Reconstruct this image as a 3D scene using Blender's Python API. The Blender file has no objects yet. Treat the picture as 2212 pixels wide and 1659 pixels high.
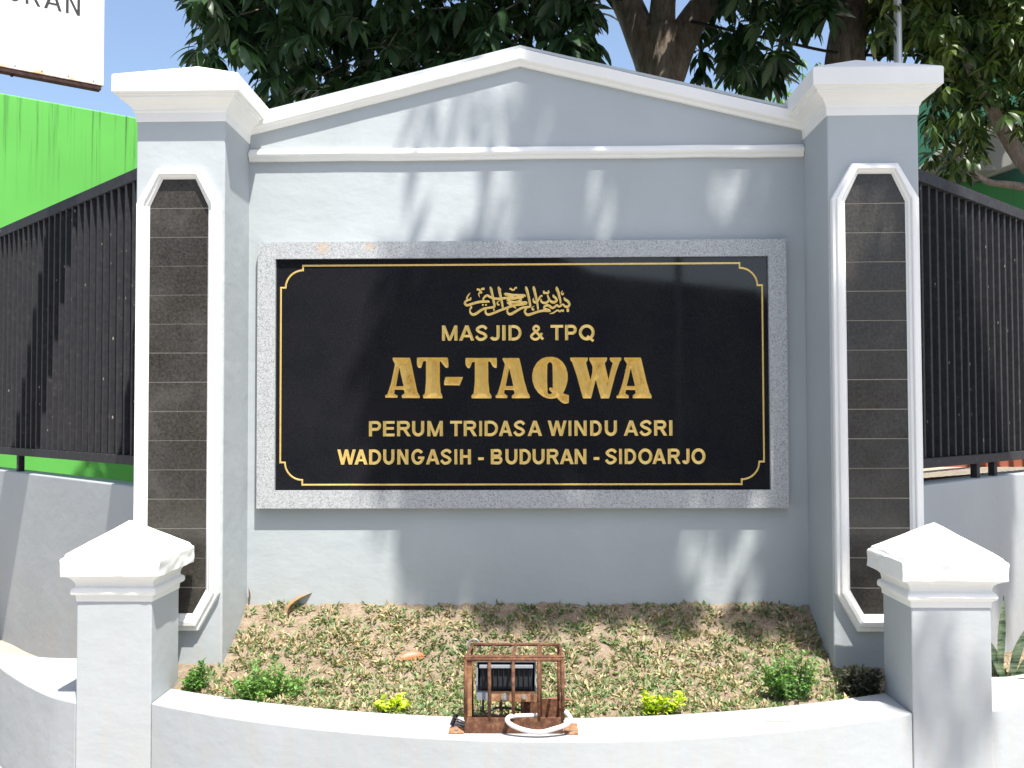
import bpy, bmesh, math, random
import numpy as np
from mathutils import Vector, Matrix, noise, geometry

scene = bpy.context.scene
COL = scene.collection
random.seed(7)
RNG = np.random.default_rng(11)

# ------------------------------------------------------------------ camera
CAM_POS = Vector((0.0288, -4.7723, 1.5994))
yaw, pitch, roll = -0.02, 0.0313, -0.003
right = Vector((math.cos(yaw), -math.sin(yaw), 0))
fw0 = Vector((math.sin(yaw), math.cos(yaw), 0))
fwd = fw0 * math.cos(pitch) + Vector((0, 0, 1)) * math.sin(pitch)
upv = -fw0 * math.sin(pitch) + Vector((0, 0, 1)) * math.cos(pitch)
r2 = math.cos(roll) * right + math.sin(roll) * upv
u2 = math.cos(roll) * upv - math.sin(roll) * right
cam_data = bpy.data.cameras.new("camera")
cam = bpy.data.objects.new("camera", cam_data)
COL.objects.link(cam)
cam.matrix_world = Matrix(((r2.x, u2.x, -fwd.x, CAM_POS.x), (r2.y, u2.y, -fwd.y, CAM_POS.y),
                           (r2.z, u2.z, -fwd.z, CAM_POS.z), (0, 0, 0, 1)))
cam_data.sensor_width = 36.0
cam_data.lens = 36.0 * 2116.03 / 2212.0
cam_data.clip_start = 0.05
cam_data.clip_end = 500.0
scene.camera = cam

# ------------------------------------------------------------------ world, sun, exposure
SUN = Vector((0.50, -1.0, 2.50)).normalized()
world = bpy.data.worlds.new("World")
scene.world = world
world.use_nodes = True
wn = world.node_tree
wn.nodes.clear()
sky = wn.nodes.new("ShaderNodeTexSky")
sky.sky_type = 'NISHITA'
sky.sun_disc = False
sky.sun_elevation = math.asin(SUN.z)
sky.sun_rotation = math.atan2(SUN.x, SUN.y)
sky.air_density = 1.0
sky.dust_density = 2.4
sky.ozone_density = 1.0
bg = wn.nodes.new("ShaderNodeBackground")
bg.inputs['Strength'].default_value = 0.125
wo = wn.nodes.new("ShaderNodeOutputWorld")
wn.links.new(sky.outputs[0], bg.inputs[0])
wn.links.new(bg.outputs[0], wo.inputs[0])

sun_data = bpy.data.lights.new("sun", 'SUN')
sun_data.energy = 5.0
sun_data.angle = math.radians(0.53)
sun_data.color = (1.0, 0.955, 0.88)
sun = bpy.data.objects.new("sun", sun_data)
COL.objects.link(sun)
sun.rotation_euler = SUN.to_track_quat('Z', 'Y').to_euler()
sun.location = (4, -8, 14)

scene.view_settings.view_transform = 'Standard'
scene.view_settings.look = 'None'
scene.view_settings.exposure = 0.97
scene.view_settings.gamma = 1.0
scene.view_settings.use_curve_mapping = False
scene.cycles.max_bounces = 6
scene.cycles.diffuse_bounces = 3
scene.cycles.glossy_bounces = 3
scene.cycles.transparent_max_bounces = 4

# ------------------------------------------------------------------ materials
def mat(name, col=(0.5, 0.5, 0.5), rough=0.6, metal=0.0, spec=0.5):
    m = bpy.data.materials.new(name)
    m.use_nodes = True
    b = m.node_tree.nodes['Principled BSDF']
    b.inputs['Base Color'].default_value = (*col, 1)
    b.inputs['Roughness'].default_value = rough
    b.inputs['Metallic'].default_value = metal
    b.inputs['Specular IOR Level'].default_value = spec
    return m, m.node_tree, b

def N(nt, kind, **kw):
    n = nt.nodes.new(kind)
    for k, v in kw.items():
        if k in n.inputs:
            n.inputs[k].default_value = v
        else:
            setattr(n, k, v)
    return n

def coords(nt, scale=(1, 1, 1), space='Object'):
    tc = nt.nodes.new('ShaderNodeTexCoord')
    mp = nt.nodes.new('ShaderNodeMapping')
    mp.inputs['Scale'].default_value = scale
    nt.links.new(tc.outputs[space], mp.inputs[0])
    return mp.outputs[0]

def noise_tex(nt, vec, scale, detail=4.0, rough=0.55):
    n = N(nt, 'ShaderNodeTexNoise', Scale=scale, Detail=detail, Roughness=rough)
    nt.links.new(vec, n.inputs['Vector'])
    return n.outputs['Fac']

def ramp(nt, fac, stops):
    r = nt.nodes.new('ShaderNodeValToRGB')
    e = r.color_ramp.elements
    while len(e) < len(stops):
        e.new(0.5)
    for el, (p, c) in zip(e, stops):
        el.position = p
        el.color = (*c, 1) if len(c) == 3 else c
    nt.links.new(fac, r.inputs[0])
    return r.outputs[0]

def mix(nt, a, b, fac, mode='MIX'):
    m = nt.nodes.new('ShaderNodeMix')
    m.data_type = 'RGBA'
    m.blend_type = mode
    def put(v, sock):
        if hasattr(v, 'links') or hasattr(v, 'is_output'):
            nt.links.new(v, sock)
        elif isinstance(v, (int, float)):
            sock.default_value = v
        else:
            sock.default_value = (*v, 1)
    put(fac, m.inputs[0]); put(a, m.inputs[6]); put(b, m.inputs[7])
    return m.outputs[2]

def bump(nt, b, height, strength=0.2, dist=0.01):
    n = N(nt, 'ShaderNodeBump', Strength=strength, Distance=dist)
    nt.links.new(height, n.inputs['Height'])
    nt.links.new(n.outputs[0], b.inputs['Normal'])

def G(v):
    return (v, v, v)

def plaster(name, col, stain=(0.42, 0.36, 0.29), samt=0.35):
    m, nt, b = mat(name, col, 0.62, spec=0.35)
    v = coords(nt)
    big = noise_tex(nt, v, 1.7, 5)
    c = ramp(nt, big, [(0.25, tuple(x * 0.91 for x in col)), (0.75, tuple(min(1, x * 1.05) for x in col))])
    # faint dirt near the ground and vertical streaks
    tc = nt.nodes.new('ShaderNodeTexCoord'); sep = nt.nodes.new('ShaderNodeSeparateXYZ')
    geo = nt.nodes.new('ShaderNodeNewGeometry')
    nt.links.new(geo.outputs['Position'], sep.inputs[0])
    mr = N(nt, 'ShaderNodeMapRange'); mr.inputs[1].default_value = 0.95; mr.inputs[2].default_value = 0.42
    nt.links.new(sep.outputs['Z'], mr.inputs[0])
    vs = coords(nt, (9, 9, 1.1)); st = noise_tex(nt, vs, 2.2, 4, 0.6)
    st2 = ramp(nt, st, [(0.45, G(0)), (0.75, G(1))])
    mm = N(nt, 'ShaderNodeMath', operation='MULTIPLY'); nt.links.new(mr.outputs[0], mm.inputs[0]); nt.links.new(st2, mm.inputs[1])
    ms = N(nt, 'ShaderNodeMath', operation='MULTIPLY'); nt.links.new(mm.outputs[0], ms.inputs[0]); ms.inputs[1].default_value = samt
    c = mix(nt, c, stain, ms.outputs[0])
    fine = noise_tex(nt, v, 22, 6, 0.62)
    wave = noise_tex(nt, coords(nt, (1, 1, 1.6)), 4.5, 3)
    h = N(nt, 'ShaderNodeMath', operation='ADD'); nt.links.new(fine, h.inputs[0])
    w3 = N(nt, 'ShaderNodeMath', operation='MULTIPLY'); nt.links.new(wave, w3.inputs[0]); w3.inputs[1].default_value = 4.0
    nt.links.new(w3.outputs[0], h.inputs[1])
    bump(nt, b, h.outputs[0], 0.22, 0.005)
    nt.links.new(c, b.inputs['Base Color'])
    return m

M = {}
M['grey'] = plaster('grey_wall_paint', (0.390, 0.425, 0.440))
M['grey_low'] = plaster('pale_grey_wall_paint', (0.395, 0.420, 0.432), samt=0.25)
M['grey_wall'] = plaster('mid_grey_wall_paint', (0.325, 0.347, 0.360))
M['white'] = plaster('white_trim_paint', (0.80, 0.80, 0.775), samt=0.12)

def granite():
    m, nt, b = mat('speckled_granite', (0.4, 0.4, 0.4), 0.42)
    v = coords(nt, (1, 1, 1))
    vo = N(nt, 'ShaderNodeTexVoronoi', Scale=250.0); nt.links.new(v, vo.inputs['Vector'])
    sp = nt.nodes.new('ShaderNodeSeparateColor'); nt.links.new(vo.outputs['Color'], sp.inputs[0])
    c = ramp(nt, sp.outputs[0], [(0.0, (0.05, 0.055, 0.06)), (0.14, (0.16, 0.17, 0.18)), (0.42, (0.33, 0.345, 0.355)), (0.75, (0.52, 0.53, 0.53))])
    big = noise_tex(nt, v, 60, 3)
    c = mix(nt, c, (0.38, 0.40, 0.41), big)
    # two rusty drips on the top rail
    geo = nt.nodes.new('ShaderNodeNewGeometry')
    for (x, z, s, k) in ((-0.985, 2.415, 0.045, .65), (-0.755, 2.42, 0.04, .5)):
        d = N(nt, 'ShaderNodeVectorMath', operation='DISTANCE'); nt.links.new(geo.outputs['Position'], d.inputs[0])
        d.inputs[1].default_value = (x, -0.055, z)
        r = ramp(nt, d.outputs['Value'], [(0.0, G(k)), (s, G(0))])
        c = mix(nt, c, (0.50, 0.33, 0.17), r)
    nt.links.new(c, b.inputs['Base Color'])
    bump(nt, b, sp.outputs[0], 0.12, 0.002)
    return m
M['granite'] = granite()

def black_stone():
    m, nt, b = mat('polished_black_granite', (0.012, 0.013, 0.016), 0.06, spec=0.5)
    v = coords(nt)
    vo = N(nt, 'ShaderNodeTexVoronoi', Scale=60.0); nt.links.new(v, vo.inputs['Vector'])
    sp = nt.nodes.new('ShaderNodeSeparateColor'); nt.links.new(vo.outputs['Color'], sp.inputs[0])
    pick = ramp(nt, sp.outputs[1], [(0.945, G(0)), (0.955, G(1))])
    near = ramp(nt, vo.outputs['Distance'], [(0.10, G(1)), (0.2, G(0))])
    mk = N(nt, 'ShaderNodeMath', operation='MULTIPLY'); nt.links.new(pick, mk.inputs[0]); nt.links.new(near, mk.inputs[1])
    dust = noise_tex(nt, v, 2.3, 6, 0.65)
    c = ramp(nt, dust, [(0.30, (0.008, 0.009, 0.012)), (0.85, (0.019, 0.018, 0.019))])
    fine = noise_tex(nt, coords(nt, (1, 1, .5)), 260, 2)
    c = mix(nt, c, (0.022, 0.022, 0.026), ramp(nt, fine, [(0.5, G(0)), (0.8, G(.6))]))
    c = mix(nt, c, (0.45, 0.42, 0.38), mk.outputs[0])
    nt.links.new(c, b.inputs['Base Color'])
    r = ramp(nt, dust, [(0.3, G(0.03)), (0.8, G(0.07))])
    nt.links.new(r, b.inputs['Roughness'])
    return m
M['black_stone'] = black_stone()

def gold():
    m, nt, b = mat('gold_paint', (0.62, 0.43, 0.13), 0.34, metal=0.45)
    v = coords(nt); f = noise_tex(nt, v, 40, 4)
    nt.links.new(ramp(nt, f, [(0.3, (0.72, 0.49, 0.13)), (0.7, (0.80, 0.58, 0.19))]), b.inputs['Base Color'])
    return m
M['gold'] = gold()

def basalt():
    m, nt, b = mat('brown_andesite_tile', (0.08, 0.07, 0.06), 0.55)
    oi = nt.nodes.new('ShaderNodeObjectInfo')
    geo = nt.nodes.new('ShaderNodeNewGeometry')
    f = noise_tex(nt, geo.outputs['Position'], 75, 5, 0.7)
    c = ramp(nt, f, [(0.3, (0.014, 0.013, 0.0115)), (0.5, (0.034, 0.031, 0.027)), (0.75, (0.060, 0.055, 0.047))])
    vo = N(nt, 'ShaderNodeTexVoronoi', Scale=62.0); nt.links.new(geo.outputs['Position'], vo.inputs['Vector'])
    pore = ramp(nt, vo.outputs['Distance'], [(0.12, G(1)), (0.24, G(0))])
    sp = nt.nodes.new('ShaderNodeSeparateColor'); nt.links.new(vo.outputs['Color'], sp.inputs[0])
    sel = ramp(nt, sp.outputs[0], [(0.62, G(0)), (0.66, G(1))])
    mk = N(nt, 'ShaderNodeMath', operation='MULTIPLY'); nt.links.new(pore, mk.inputs[0]); nt.links.new(sel, mk.inputs[1])
    c = mix(nt, c, (0.012, 0.011, 0.010), mk.outputs[0])
    tint = ramp(nt, oi.outputs['Random'], [(0.0, (0.92, 0.93, 0.95)), (1.0, (1.08, 1.04, 0.98))])
    c = mix(nt, c, tint, 1.0, 'MULTIPLY')
    sc = noise_tex(nt, geo.outputs['Position'], 5, 5)
    c = mix(nt, c, (0.085, 0.078, 0.064), ramp(nt, sc, [(0.55, G(0)), (0.8, G(.45))]))
    nt.links.new(c, b.inputs['Base Color'])
    nt.links.new(ramp(nt, sc, [(0.4, G(.30)), (0.7, G(.6))]), b.inputs['Roughness'])
    bump(nt, b, f, 0.25, 0.003)
    return m
M['basalt'] = basalt()
M['grout'] = mat('pale_grout', (0.40, 0.375, 0.31), 0.9)[0]

def black_paint():
    m, nt, b = mat('black_fence_paint', (0.02, 0.02, 0.022), 0.6, spec=0.12)
    v = nt.nodes.new('ShaderNodeNewGeometry').outputs['Position']
    f = noise_tex(nt, v, 30, 5, 0.7)
    c = ramp(nt, f, [(0.3, (0.022, 0.022, 0.026)), (0.62, (0.038, 0.037, 0.040)), (0.78, (0.10, 0.09, 0.08))])
    vo = N(nt, 'ShaderNodeTexVoronoi', Scale=34.0); mpv = N(nt, 'ShaderNodeMapping'); mpv.inputs['Scale'].default_value = (1, 1, .45); nt.links.new(v, mpv.inputs[0]); nt.links.new(mpv.outputs[0], vo.inputs['Vector'])
    sp = nt.nodes.new('ShaderNodeSeparateColor'); nt.links.new(vo.outputs['Color'], sp.inputs[0])
    mk = N(nt, 'ShaderNodeMath', operation='MULTIPLY')
    nt.links.new(ramp(nt, vo.outputs['Distance'], [(0.08, G(1)), (0.17, G(0))]), mk.inputs[0])
    nt.links.new(ramp(nt, sp.outputs[1], [(0.86, G(0)), (0.9, G(.8))]), mk.inputs[1])
    c = mix(nt, c, (0.4, 0.38, 0.34), mk.outputs[0])
    nt.links.new(c, b.inputs['Base Color'])
    return m
M['black'] = black_paint()

def rust(name, a=(0.10, 0.035, 0.018), bcol=(0.30, 0.13, 0.05)):
    m, nt, b = mat(name, a, 0.85, spec=0.25)
    v = nt.nodes.new('ShaderNodeNewGeometry').outputs['Position']
    f = noise_tex(nt, v, 45, 6, 0.7)
    c = ramp(nt, f, [(0.30, tuple(x * 0.55 for x in a)), (0.5, a), (0.72, bcol)])
    nt.links.new(c, b.inputs['Base Color'])
    bump(nt, b, f, 0.4, 0.002)
    return m
M['rust'] = rust('rusty_steel', (0.115, 0.052, 0.030), (0.26, 0.13, 0.065))
M['rust_light'] = rust('light_rusty_plate', (0.28, 0.14, 0.07), (0.46, 0.29, 0.18))
M['lamp_black'] = mat('black_cast_lamp_body', (0.014, 0.015, 0.018), 0.4)[0]
M['lamp_grey'] = mat('dusty_lamp_ledge', (0.20, 0.22, 0.25), 0.5)[0]
M['steel'] = mat('galvanised_steel', (0.66, 0.67, 0.69), 0.42, metal=0.4)[0]
M['bolt'] = mat('weathered_bolt', (0.26, 0.25, 0.23), 0.5, metal=0.3)[0]
M['pvc'] = mat('white_plastic_conduit', (0.62, 0.58, 0.55), 0.45)[0]

def green_wall(name, col, streak):
    m, nt, b = mat(name, col, 0.6, spec=0.3)
    v = nt.nodes.new('ShaderNodeNewGeometry').outputs['Position']
    mp = N(nt, 'ShaderNodeMapping'); nt.links.new(v, mp.inputs[0]); mp.inputs['Scale'].default_value = (13, 13, 0.25)
    s = noise_tex(nt, mp.outputs[0], 1.6, 5, 0.7)
    sep = nt.nodes.new('ShaderNodeSeparateXYZ'); nt.links.new(v, sep.inputs[0])
    mr = N(nt, 'ShaderNodeMapRange'); mr.inputs[1].default_value = 3.4; mr.inputs[2].default_value = 4.25
    nt.links.new(sep.outputs['Z'], mr.inputs[0])
    sr = ramp(nt, s, [(0.54, G(0)), (0.64, G(1))])
    mk = N(nt, 'ShaderNodeMath', operation='MULTIPLY'); nt.links.new(sr, mk.inputs[0]); nt.links.new(mr.outputs[0], mk.inputs[1])
    m2 = N(nt, 'ShaderNodeMath', operation='MULTIPLY'); nt.links.new(mk.outputs[0], m2.inputs[0]); m2.inputs[1].default_value = streak
    big = noise_tex(nt, v, 1.3, 4)
    c = ramp(nt, big, [(0.3, tuple(x * .92 for x in col)), (0.7, tuple(x * 1.06 for x in col))])
    c = mix(nt, c, tuple(x * 0.3 for x in col), m2.outputs[0])
    nt.links.new(c, b.inputs['Base Color'])
    return m
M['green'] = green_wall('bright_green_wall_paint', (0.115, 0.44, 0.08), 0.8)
M['green_shaded'] = green_wall('shaded_green_wall_paint', (0.014, 0.12, 0.022), 0.3)  # green of the hall, with its shade darkened into the base colour
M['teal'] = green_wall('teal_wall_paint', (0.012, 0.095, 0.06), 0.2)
M['fascia'] = mat('grey_fascia', (0.16, 0.165, 0.15), 0.7)[0]

def soil():
    m, nt, b = mat('dry_tan_soil', (0.3, 0.22, 0.15), 0.95, spec=0.15)
    v = nt.nodes.new('ShaderNodeNewGeometry').outputs['Position']
    f = noise_tex(nt, v, 14, 8, 0.7); g = noise_tex(nt, v, 90, 5, 0.7)
    c = ramp(nt, f, [(0.28, (0.13, 0.095, 0.062)), (0.42, (0.34, 0.265, 0.185)), (0.72, (0.47, 0.385, 0.285))])
    c = mix(nt, c, ramp(nt, g, [(0.3, G(.45)), (0.65, G(1.0))]), 0.7, 'MULTIPLY')
    nt.links.new(c, b.inputs['Base Color'])
    a = N(nt, 'ShaderNodeMath', operation='ADD'); nt.links.new(f, a.inputs[0]); nt.links.new(g, a.inputs[1])
    bump(nt, b, a.outputs[0], 0.9, 0.02)
    return m
M['soil'] = soil()

def concrete(name, col):
    m, nt, b = mat(name, col, 0.9, spec=0.2)
    v = nt.nodes.new('ShaderNodeNewGeometry').outputs['Position']
    f = noise_tex(nt, v, 3, 8, 0.7); g = noise_tex(nt, v, 55, 5, 0.7)
    c = ramp(nt, f, [(0.3, tuple(x * .7 for x in col)), (0.7, tuple(x * 1.15 for x in col))])
    c = mix(nt, c, ramp(nt, g, [(0.3, G(.6)), (0.65, G(1.0))]), 0.6, 'MULTIPLY')
    nt.links.new(c, b.inputs['Base Color'])
    bump(nt, b, g, 0.6, 0.01)
    return m
M['street'] = concrete('worn_pale_paving', (0.42, 0.405, 0.38))
M['sand'] = concrete('sandy_concrete', (0.48, 0.42, 0.34))

def leafy(name, cols, rough=0.4, trans=0.25, spec=0.5):
    m, nt, b = mat(name, cols[1], rough, spec=spec)
    oi = nt.nodes.new('ShaderNodeNewGeometry')
    w = N(nt, 'ShaderNodeTexWhiteNoise'); w.noise_dimensions = '1D'
    isl = oi.outputs['Random Per Island']
    nn = noise_tex(nt, oi.outputs['Position'], 3.0, 2)
    add = N(nt, 'ShaderNodeMath', operation='ADD'); nt.links.new(isl, add.inputs[0]); nt.links.new(nn, add.inputs[1])
    hf = N(nt, 'ShaderNodeMath', operation='MULTIPLY'); nt.links.new(add.outputs[0], hf.inputs[0]); hf.inputs[1].default_value = 0.5
    k = len(cols)
    c = ramp(nt, hf.outputs[0], [(0.2 + 0.6 * i / max(1, k - 1), cc) for i, cc in enumerate(cols)])
    nt.links.new(c, b.inputs['Base Color'])
    tr = nt.nodes.new('ShaderNodeBsdfTranslucent')
    t2 = mix(nt, c, (1.3, 1.5, 0.5), 1.0, 'MULTIPLY'); nt.links.new(t2, tr.inputs['Color'])
    ms = nt.nodes.new('ShaderNodeMixShader'); ms.inputs[0].default_value = trans
    out = nt.nodes['Material Output']
    nt.links.new(b.outputs[0], ms.inputs[1]); nt.links.new(tr.outputs[0], ms.inputs[2]); nt.links.new(ms.outputs[0], out.inputs[0])
    return m
M['mango'] = leafy('dark_glossy_mango_leaf', [(0.014, 0.036, 0.018), (0.027, 0.062, 0.024), (0.055, 0.11, 0.032)], 0.42, 0.15, 0.4)
M['leaf_light'] = leafy('green_leaf_sunlit_tone', [(0.012, 0.032, 0.008), (0.036, 0.075, 0.014), (0.19, 0.23, 0.05)], 0.40, 0.2, 0.4)  # brightest tone puts sunlight on some leaves into the colour
M['shrub'] = leafy('small_green_shrub_leaf', [(0.05, 0.13, 0.03), (0.12, 0.26, 0.055), (0.24, 0.38, 0.09)], 0.5, 0.3)
M['lime'] = leafy('lime_yellow_leaf', [(0.30, 0.42, 0.02), (0.48, 0.58, 0.03), (0.62, 0.66, 0.08)], 0.45, 0.3)
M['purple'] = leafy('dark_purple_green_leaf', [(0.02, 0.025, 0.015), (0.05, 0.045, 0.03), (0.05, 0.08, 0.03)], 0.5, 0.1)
M['grass_green'] = leafy('short_green_grass', [(0.07, 0.125, 0.045), (0.14, 0.21, 0.085), (0.27, 0.33, 0.15)], 0.6, 0.2, .3)
M['grass_dry'] = leafy('dry_straw_grass', [(0.27, 0.20, 0.11), (0.41, 0.32, 0.185), (0.53, 0.45, 0.27)], 0.7, 0.15, .3)
M['dead'] = leafy('dead_orange_leaf', [(0.27, 0.070, 0.016), (0.34, 0.11, 0.03)], 0.45, 0.1)
M['dead_tan'] = leafy('dead_tan_leaf', [(0.36, 0.23, 0.10), (0.30, 0.18, 0.08)], 0.5, 0.1)
M['dead_brown'] = leafy('dead_brown_leaf', [(0.14, 0.06, 0.04), (0.22, 0.10, 0.06)], 0.6, 0.05)

def bark():
    m, nt, b = mat('grey_brown_bark', (0.12, 0.09, 0.07), 0.9, spec=0.2)
    v = nt.nodes.new('ShaderNodeNewGeometry').outputs['Position']
    mp = N(nt, 'ShaderNodeMapping'); nt.links.new(v, mp.inputs[0]); mp.inputs['Scale'].default_value = (1, 1, 0.28)
    f = noise_tex(nt, mp.outputs[0], 26, 8, 0.7)
    g = noise_tex(nt, v, 4, 4)
    c = ramp(nt, f, [(0.3, (0.11, 0.088, 0.072)), (0.55, (0.30, 0.25, 0.21)), (0.75, (0.44, 0.39, 0.33))])
    c = mix(nt, c, (0.17, 0.10, 0.055), ramp(nt, g, [(0.5, G(0)), (0.7, G(.6))]))
    nt.links.new(c, b.inputs['Base Color'])
    bump(nt, b, f, 0.8, 0.03)
    return m
M['bark'] = bark()

def snake_mat():
    m, nt, b = mat('mottled_snake_plant_leaf', (0.1, 0.15, 0.06), 0.4)
    v = coords(nt, (1, 1, 6)); f = noise_tex(nt, v, 9, 4, 0.6)
    nt.links.new(ramp(nt, f, [(0.36, (0.035, 0.065, 0.03)), (0.46, (0.13, 0.20, 0.09)), (0.60, (0.30, 0.37, 0.20))]), b.inputs['Base Color'])
    return m
M['snake'] = snake_mat()

def sign_white():
    m, nt, b = mat('white_sign_panel', (0.82, 0.82, 0.80), 0.45)
    v = coords(nt); sep = nt.nodes.new('ShaderNodeSeparateXYZ'); nt.links.new(v, sep.inputs[0])
    f = noise_tex(nt, coords(nt, (1, 1, .3)), 7, 5, .7)
    low = ramp(nt, sep.outputs['Z'], [(0.0, G(1)), (0.055, G(0))])
    mk = N(nt, 'ShaderNodeMath', operation='MULTIPLY'); nt.links.new(low, mk.inputs[0]); nt.links.new(ramp(nt, f, [(.38, G(0)), (.6, G(1))]), mk.inputs[1])
    nt.links.new(mix(nt, (0.82, 0.82, 0.80), (0.62, 0.36, 0.16), mk.outputs[0]), b.inputs['Base Color'])
    return m
M['sign_white'] = sign_white()
M['sign_black'] = mat('faded_black_lettering', (0.025, 0.025, 0.03), 0.5)[0]
M['rust_dark'] = rust('dark_rusty_edge', (0.045, 0.022, 0.02), (0.09, 0.05, 0.04))
M['cable'] = mat('black_cable', (0.015, 0.015, 0.015), 0.6)[0]
M['roof_tile'] = mat('brown_roof', (0.035, 0.033, 0.035), 0.8)[0]
M['house_wall'] = mat('brown_house_wall', (0.028, 0.028, 0.032), 0.8)[0]
M['terracotta'] = mat('red_clay', (0.30, 0.09, 0.05), 0.8)[0]
M['glass'] = mat('dark_window_glass', (0.02, 0.025, 0.03), 0.1)[0]

# ------------------------------------------------------------------ mesh helpers
def mesh_obj(name, verts, faces, material, parent=None, smooth=False, loc=None):
    me = bpy.data.meshes.new(name)
    me.from_pydata([tuple(v) for v in verts], [], faces)
    me.update()
    me.materials.append(material)
    if smooth:
        me.polygons.foreach_set('use_smooth', [True] * len(me.polygons))
    o = bpy.data.objects.new(name, me)
    COL.objects.link(o)
    if parent is not None:
        o.parent = parent
    if loc is not None:
        o.location = loc
    return o

def root(name, label, cat, loc=(0, 0, 0), group=None):
    o = bpy.data.objects.new(name, None)
    o.empty_display_size = 0.1
    COL.objects.link(o)
    o.location = loc
    o['label'] = label
    o['category'] = cat
    if group:
        o['group'] = group
    return o

def tag(o, label, cat, group=None):
    o['label'] = label
    o['category'] = cat
    if group:
        o['group'] = group
    return o

def structure(o):
    o['kind'] = 'structure'
    return o

def bevel(o, w=0.004, seg=2, angle=35):
    md = o.modifiers.new('bevel', 'BEVEL')
    md.width = w
    md.segments = seg
    md.limit_method = 'ANGLE'
    md.angle_limit = math.radians(angle)
    return o

class MB:
    def __init__(self):
        self.v = []
        self.f = []
    def add(self, vs, fs):
        n = len(self.v)
        self.v += [tuple(x) for x in vs]
        self.f += [tuple(i + n for i in f) for f in fs]
        return self
    def box(self, x0, x1, y0, y1, z0, z1, m=None):
        vs = [Vector(p) for p in ((x0, y0, z0), (x1, y0, z0), (x1, y1, z0), (x0, y1, z0), (x0, y0, z1), (x1, y0, z1), (x1, y1, z1), (x0, y1, z1))]
        if m is not None:
            vs = [m @ v for v in vs]
        return self.add(vs, [(0, 3, 2, 1), (4, 5, 6, 7), (0, 1, 5, 4), (1, 2, 6, 5), (2, 3, 7, 6), (3, 0, 4, 7)])
    def bar(self, a, b, w, h=None, up=Vector((0, 0, 1))):
        a = Vector(a); b = Vector(b); h = h or w
        d = (b - a).normalized()
        if abs(d.dot(up)) > 0.95:
            up = Vector((0, 1, 0))
        s = d.cross(up).normalized(); t = s.cross(d)
        vs = [p + s * (i * w / 2) + t * (j * h / 2) for p in (a, b) for i, j in ((-1, -1), (1, -1), (1, 1), (-1, 1))]
        return self.add(vs, [(0, 1, 2, 3), (7, 6, 5, 4), (0, 4, 5, 1), (1, 5, 6, 2), (2, 6, 7, 3), (3, 7, 4, 0)])
    def tube(self, pts, rad, n=10, cap=True, wob=0.0):
        pts = [Vector(p) for p in pts]
        rs = rad if isinstance(rad, (list, tuple)) else [rad] * len(pts)
        vs = []
        ref = None
        for i, p in enumerate(pts):
            d = (pts[min(i + 1, len(pts) - 1)] - pts[max(i - 1, 0)]).normalized()
            if ref is None:
                ref = d.orthogonal().normalized()
            s = (ref - d * ref.dot(d)).normalized(); ref = s
            t = d.cross(s)
            for k in range(n):
                a = 2 * math.pi * k / n
                q = rs[i] * (1 + wob * (noise.noise(Vector((math.cos(a) * 1.4, math.sin(a) * 1.4, 0)) + p * 1.8)))
                vs.append(p + s * math.cos(a) * q + t * math.sin(a) * q)
        fs = []
        for i in range(len(pts) - 1):
            for k in range(n):
                k2 = (k + 1) % n
                fs.append((i * n + k, i * n + k2, (i + 1) * n + k2, (i + 1) * n + k))
        if cap:
            fs.append(tuple(range(n - 1, -1, -1)))
            fs.append(tuple((len(pts) - 1) * n + k for k in range(n)))
        return self.add(vs, fs)
    def stack(self, cx, cy, levels, jit=0.0):
        """square rings (half extent, z) lofted into one shell"""
        vs = []
        for e, z in levels:
            for sx, sy in ((-1, -1), (1, -1), (1, 1), (-1, 1)):
                vs.append((cx + sx * e + random.uniform(-jit, jit), cy + sy * e + random.uniform(-jit, jit), z + random.uniform(-jit, jit) * .6))
        n = len(levels)
        fs = [(3, 2, 1, 0)]
        for i in range(n - 1):
            for k in range(4):
                k2 = (k + 1) % 4
                fs.append((i * 4 + k, i * 4 + k2, (i + 1) * 4 + k2, (i + 1) * 4 + k))
        fs.append(tuple((n - 1) * 4 + k for k in range(4)))
        return self.add(vs, fs)
    def build(self, name, material, parent=None, smooth=False):
        return mesh_obj(name, self.v, self.f, material, parent, smooth)

def smooth_path(pts, sub=6):
    """Catmull-Rom through the points (any dimension tuples)"""
    P = [np.array(p, float) for p in pts]
    if len(P) < 3:
        return [tuple(p) for p in P]
    P = [2 * P[0] - P[1]] + P + [2 * P[-1] - P[-2]]
    out = []
    for i in range(1, len(P) - 2):
        for k in range(sub):
            t = k / sub
            a, b, c, d = P[i - 1], P[i], P[i + 1], P[i + 2]
            out.append(tuple(0.5 * ((2 * b) + (-a + c) * t + (2 * a - 5 * b + 4 * c - d) * t * t + (-a + 3 * b - 3 * c + d) * t ** 3)))
    out.append(tuple(P[-2]))
    return out

def prism(poly, y0, y1, name, material, parent=None):
    """polygon in x-z extruded along y"""
    n = len(poly)
    vs = [(x, y0, z) for x, z in poly] + [(x, y1, z) for x, z in poly]
    fs = [tuple(range(n)), tuple(range(2 * n - 1, n - 1, -1))]
    fs += [(i, i + n, (i + 1) % n + n, (i + 1) % n) for i in range(n)]
    me_o = mesh_obj(name, vs, fs, material, parent)
    return me_o

def slab_z(poly, z0, z1, name, material, parent=None):
    """polygon in x-y extruded along z"""
    n = len(poly)
    vs = [(x, y, z1) for x, y in poly] + [(x, y, z0) for x, y in poly]
    fs = [tuple(range(n)), tuple(range(2 * n - 1, n - 1, -1))]
    fs += [(i, i + n, (i + 1) % n + n, (i + 1) % n) for i in range(n)]
    return mesh_obj(name, vs, fs, material, parent)

def fix_normals(o):
    bm = bmesh.new(); bm.from_mesh(o.data)
    bmesh.ops.recalc_face_normals(bm, faces=bm.faces)
    bm.to_mesh(o.data); bm.free()
    return o

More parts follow.
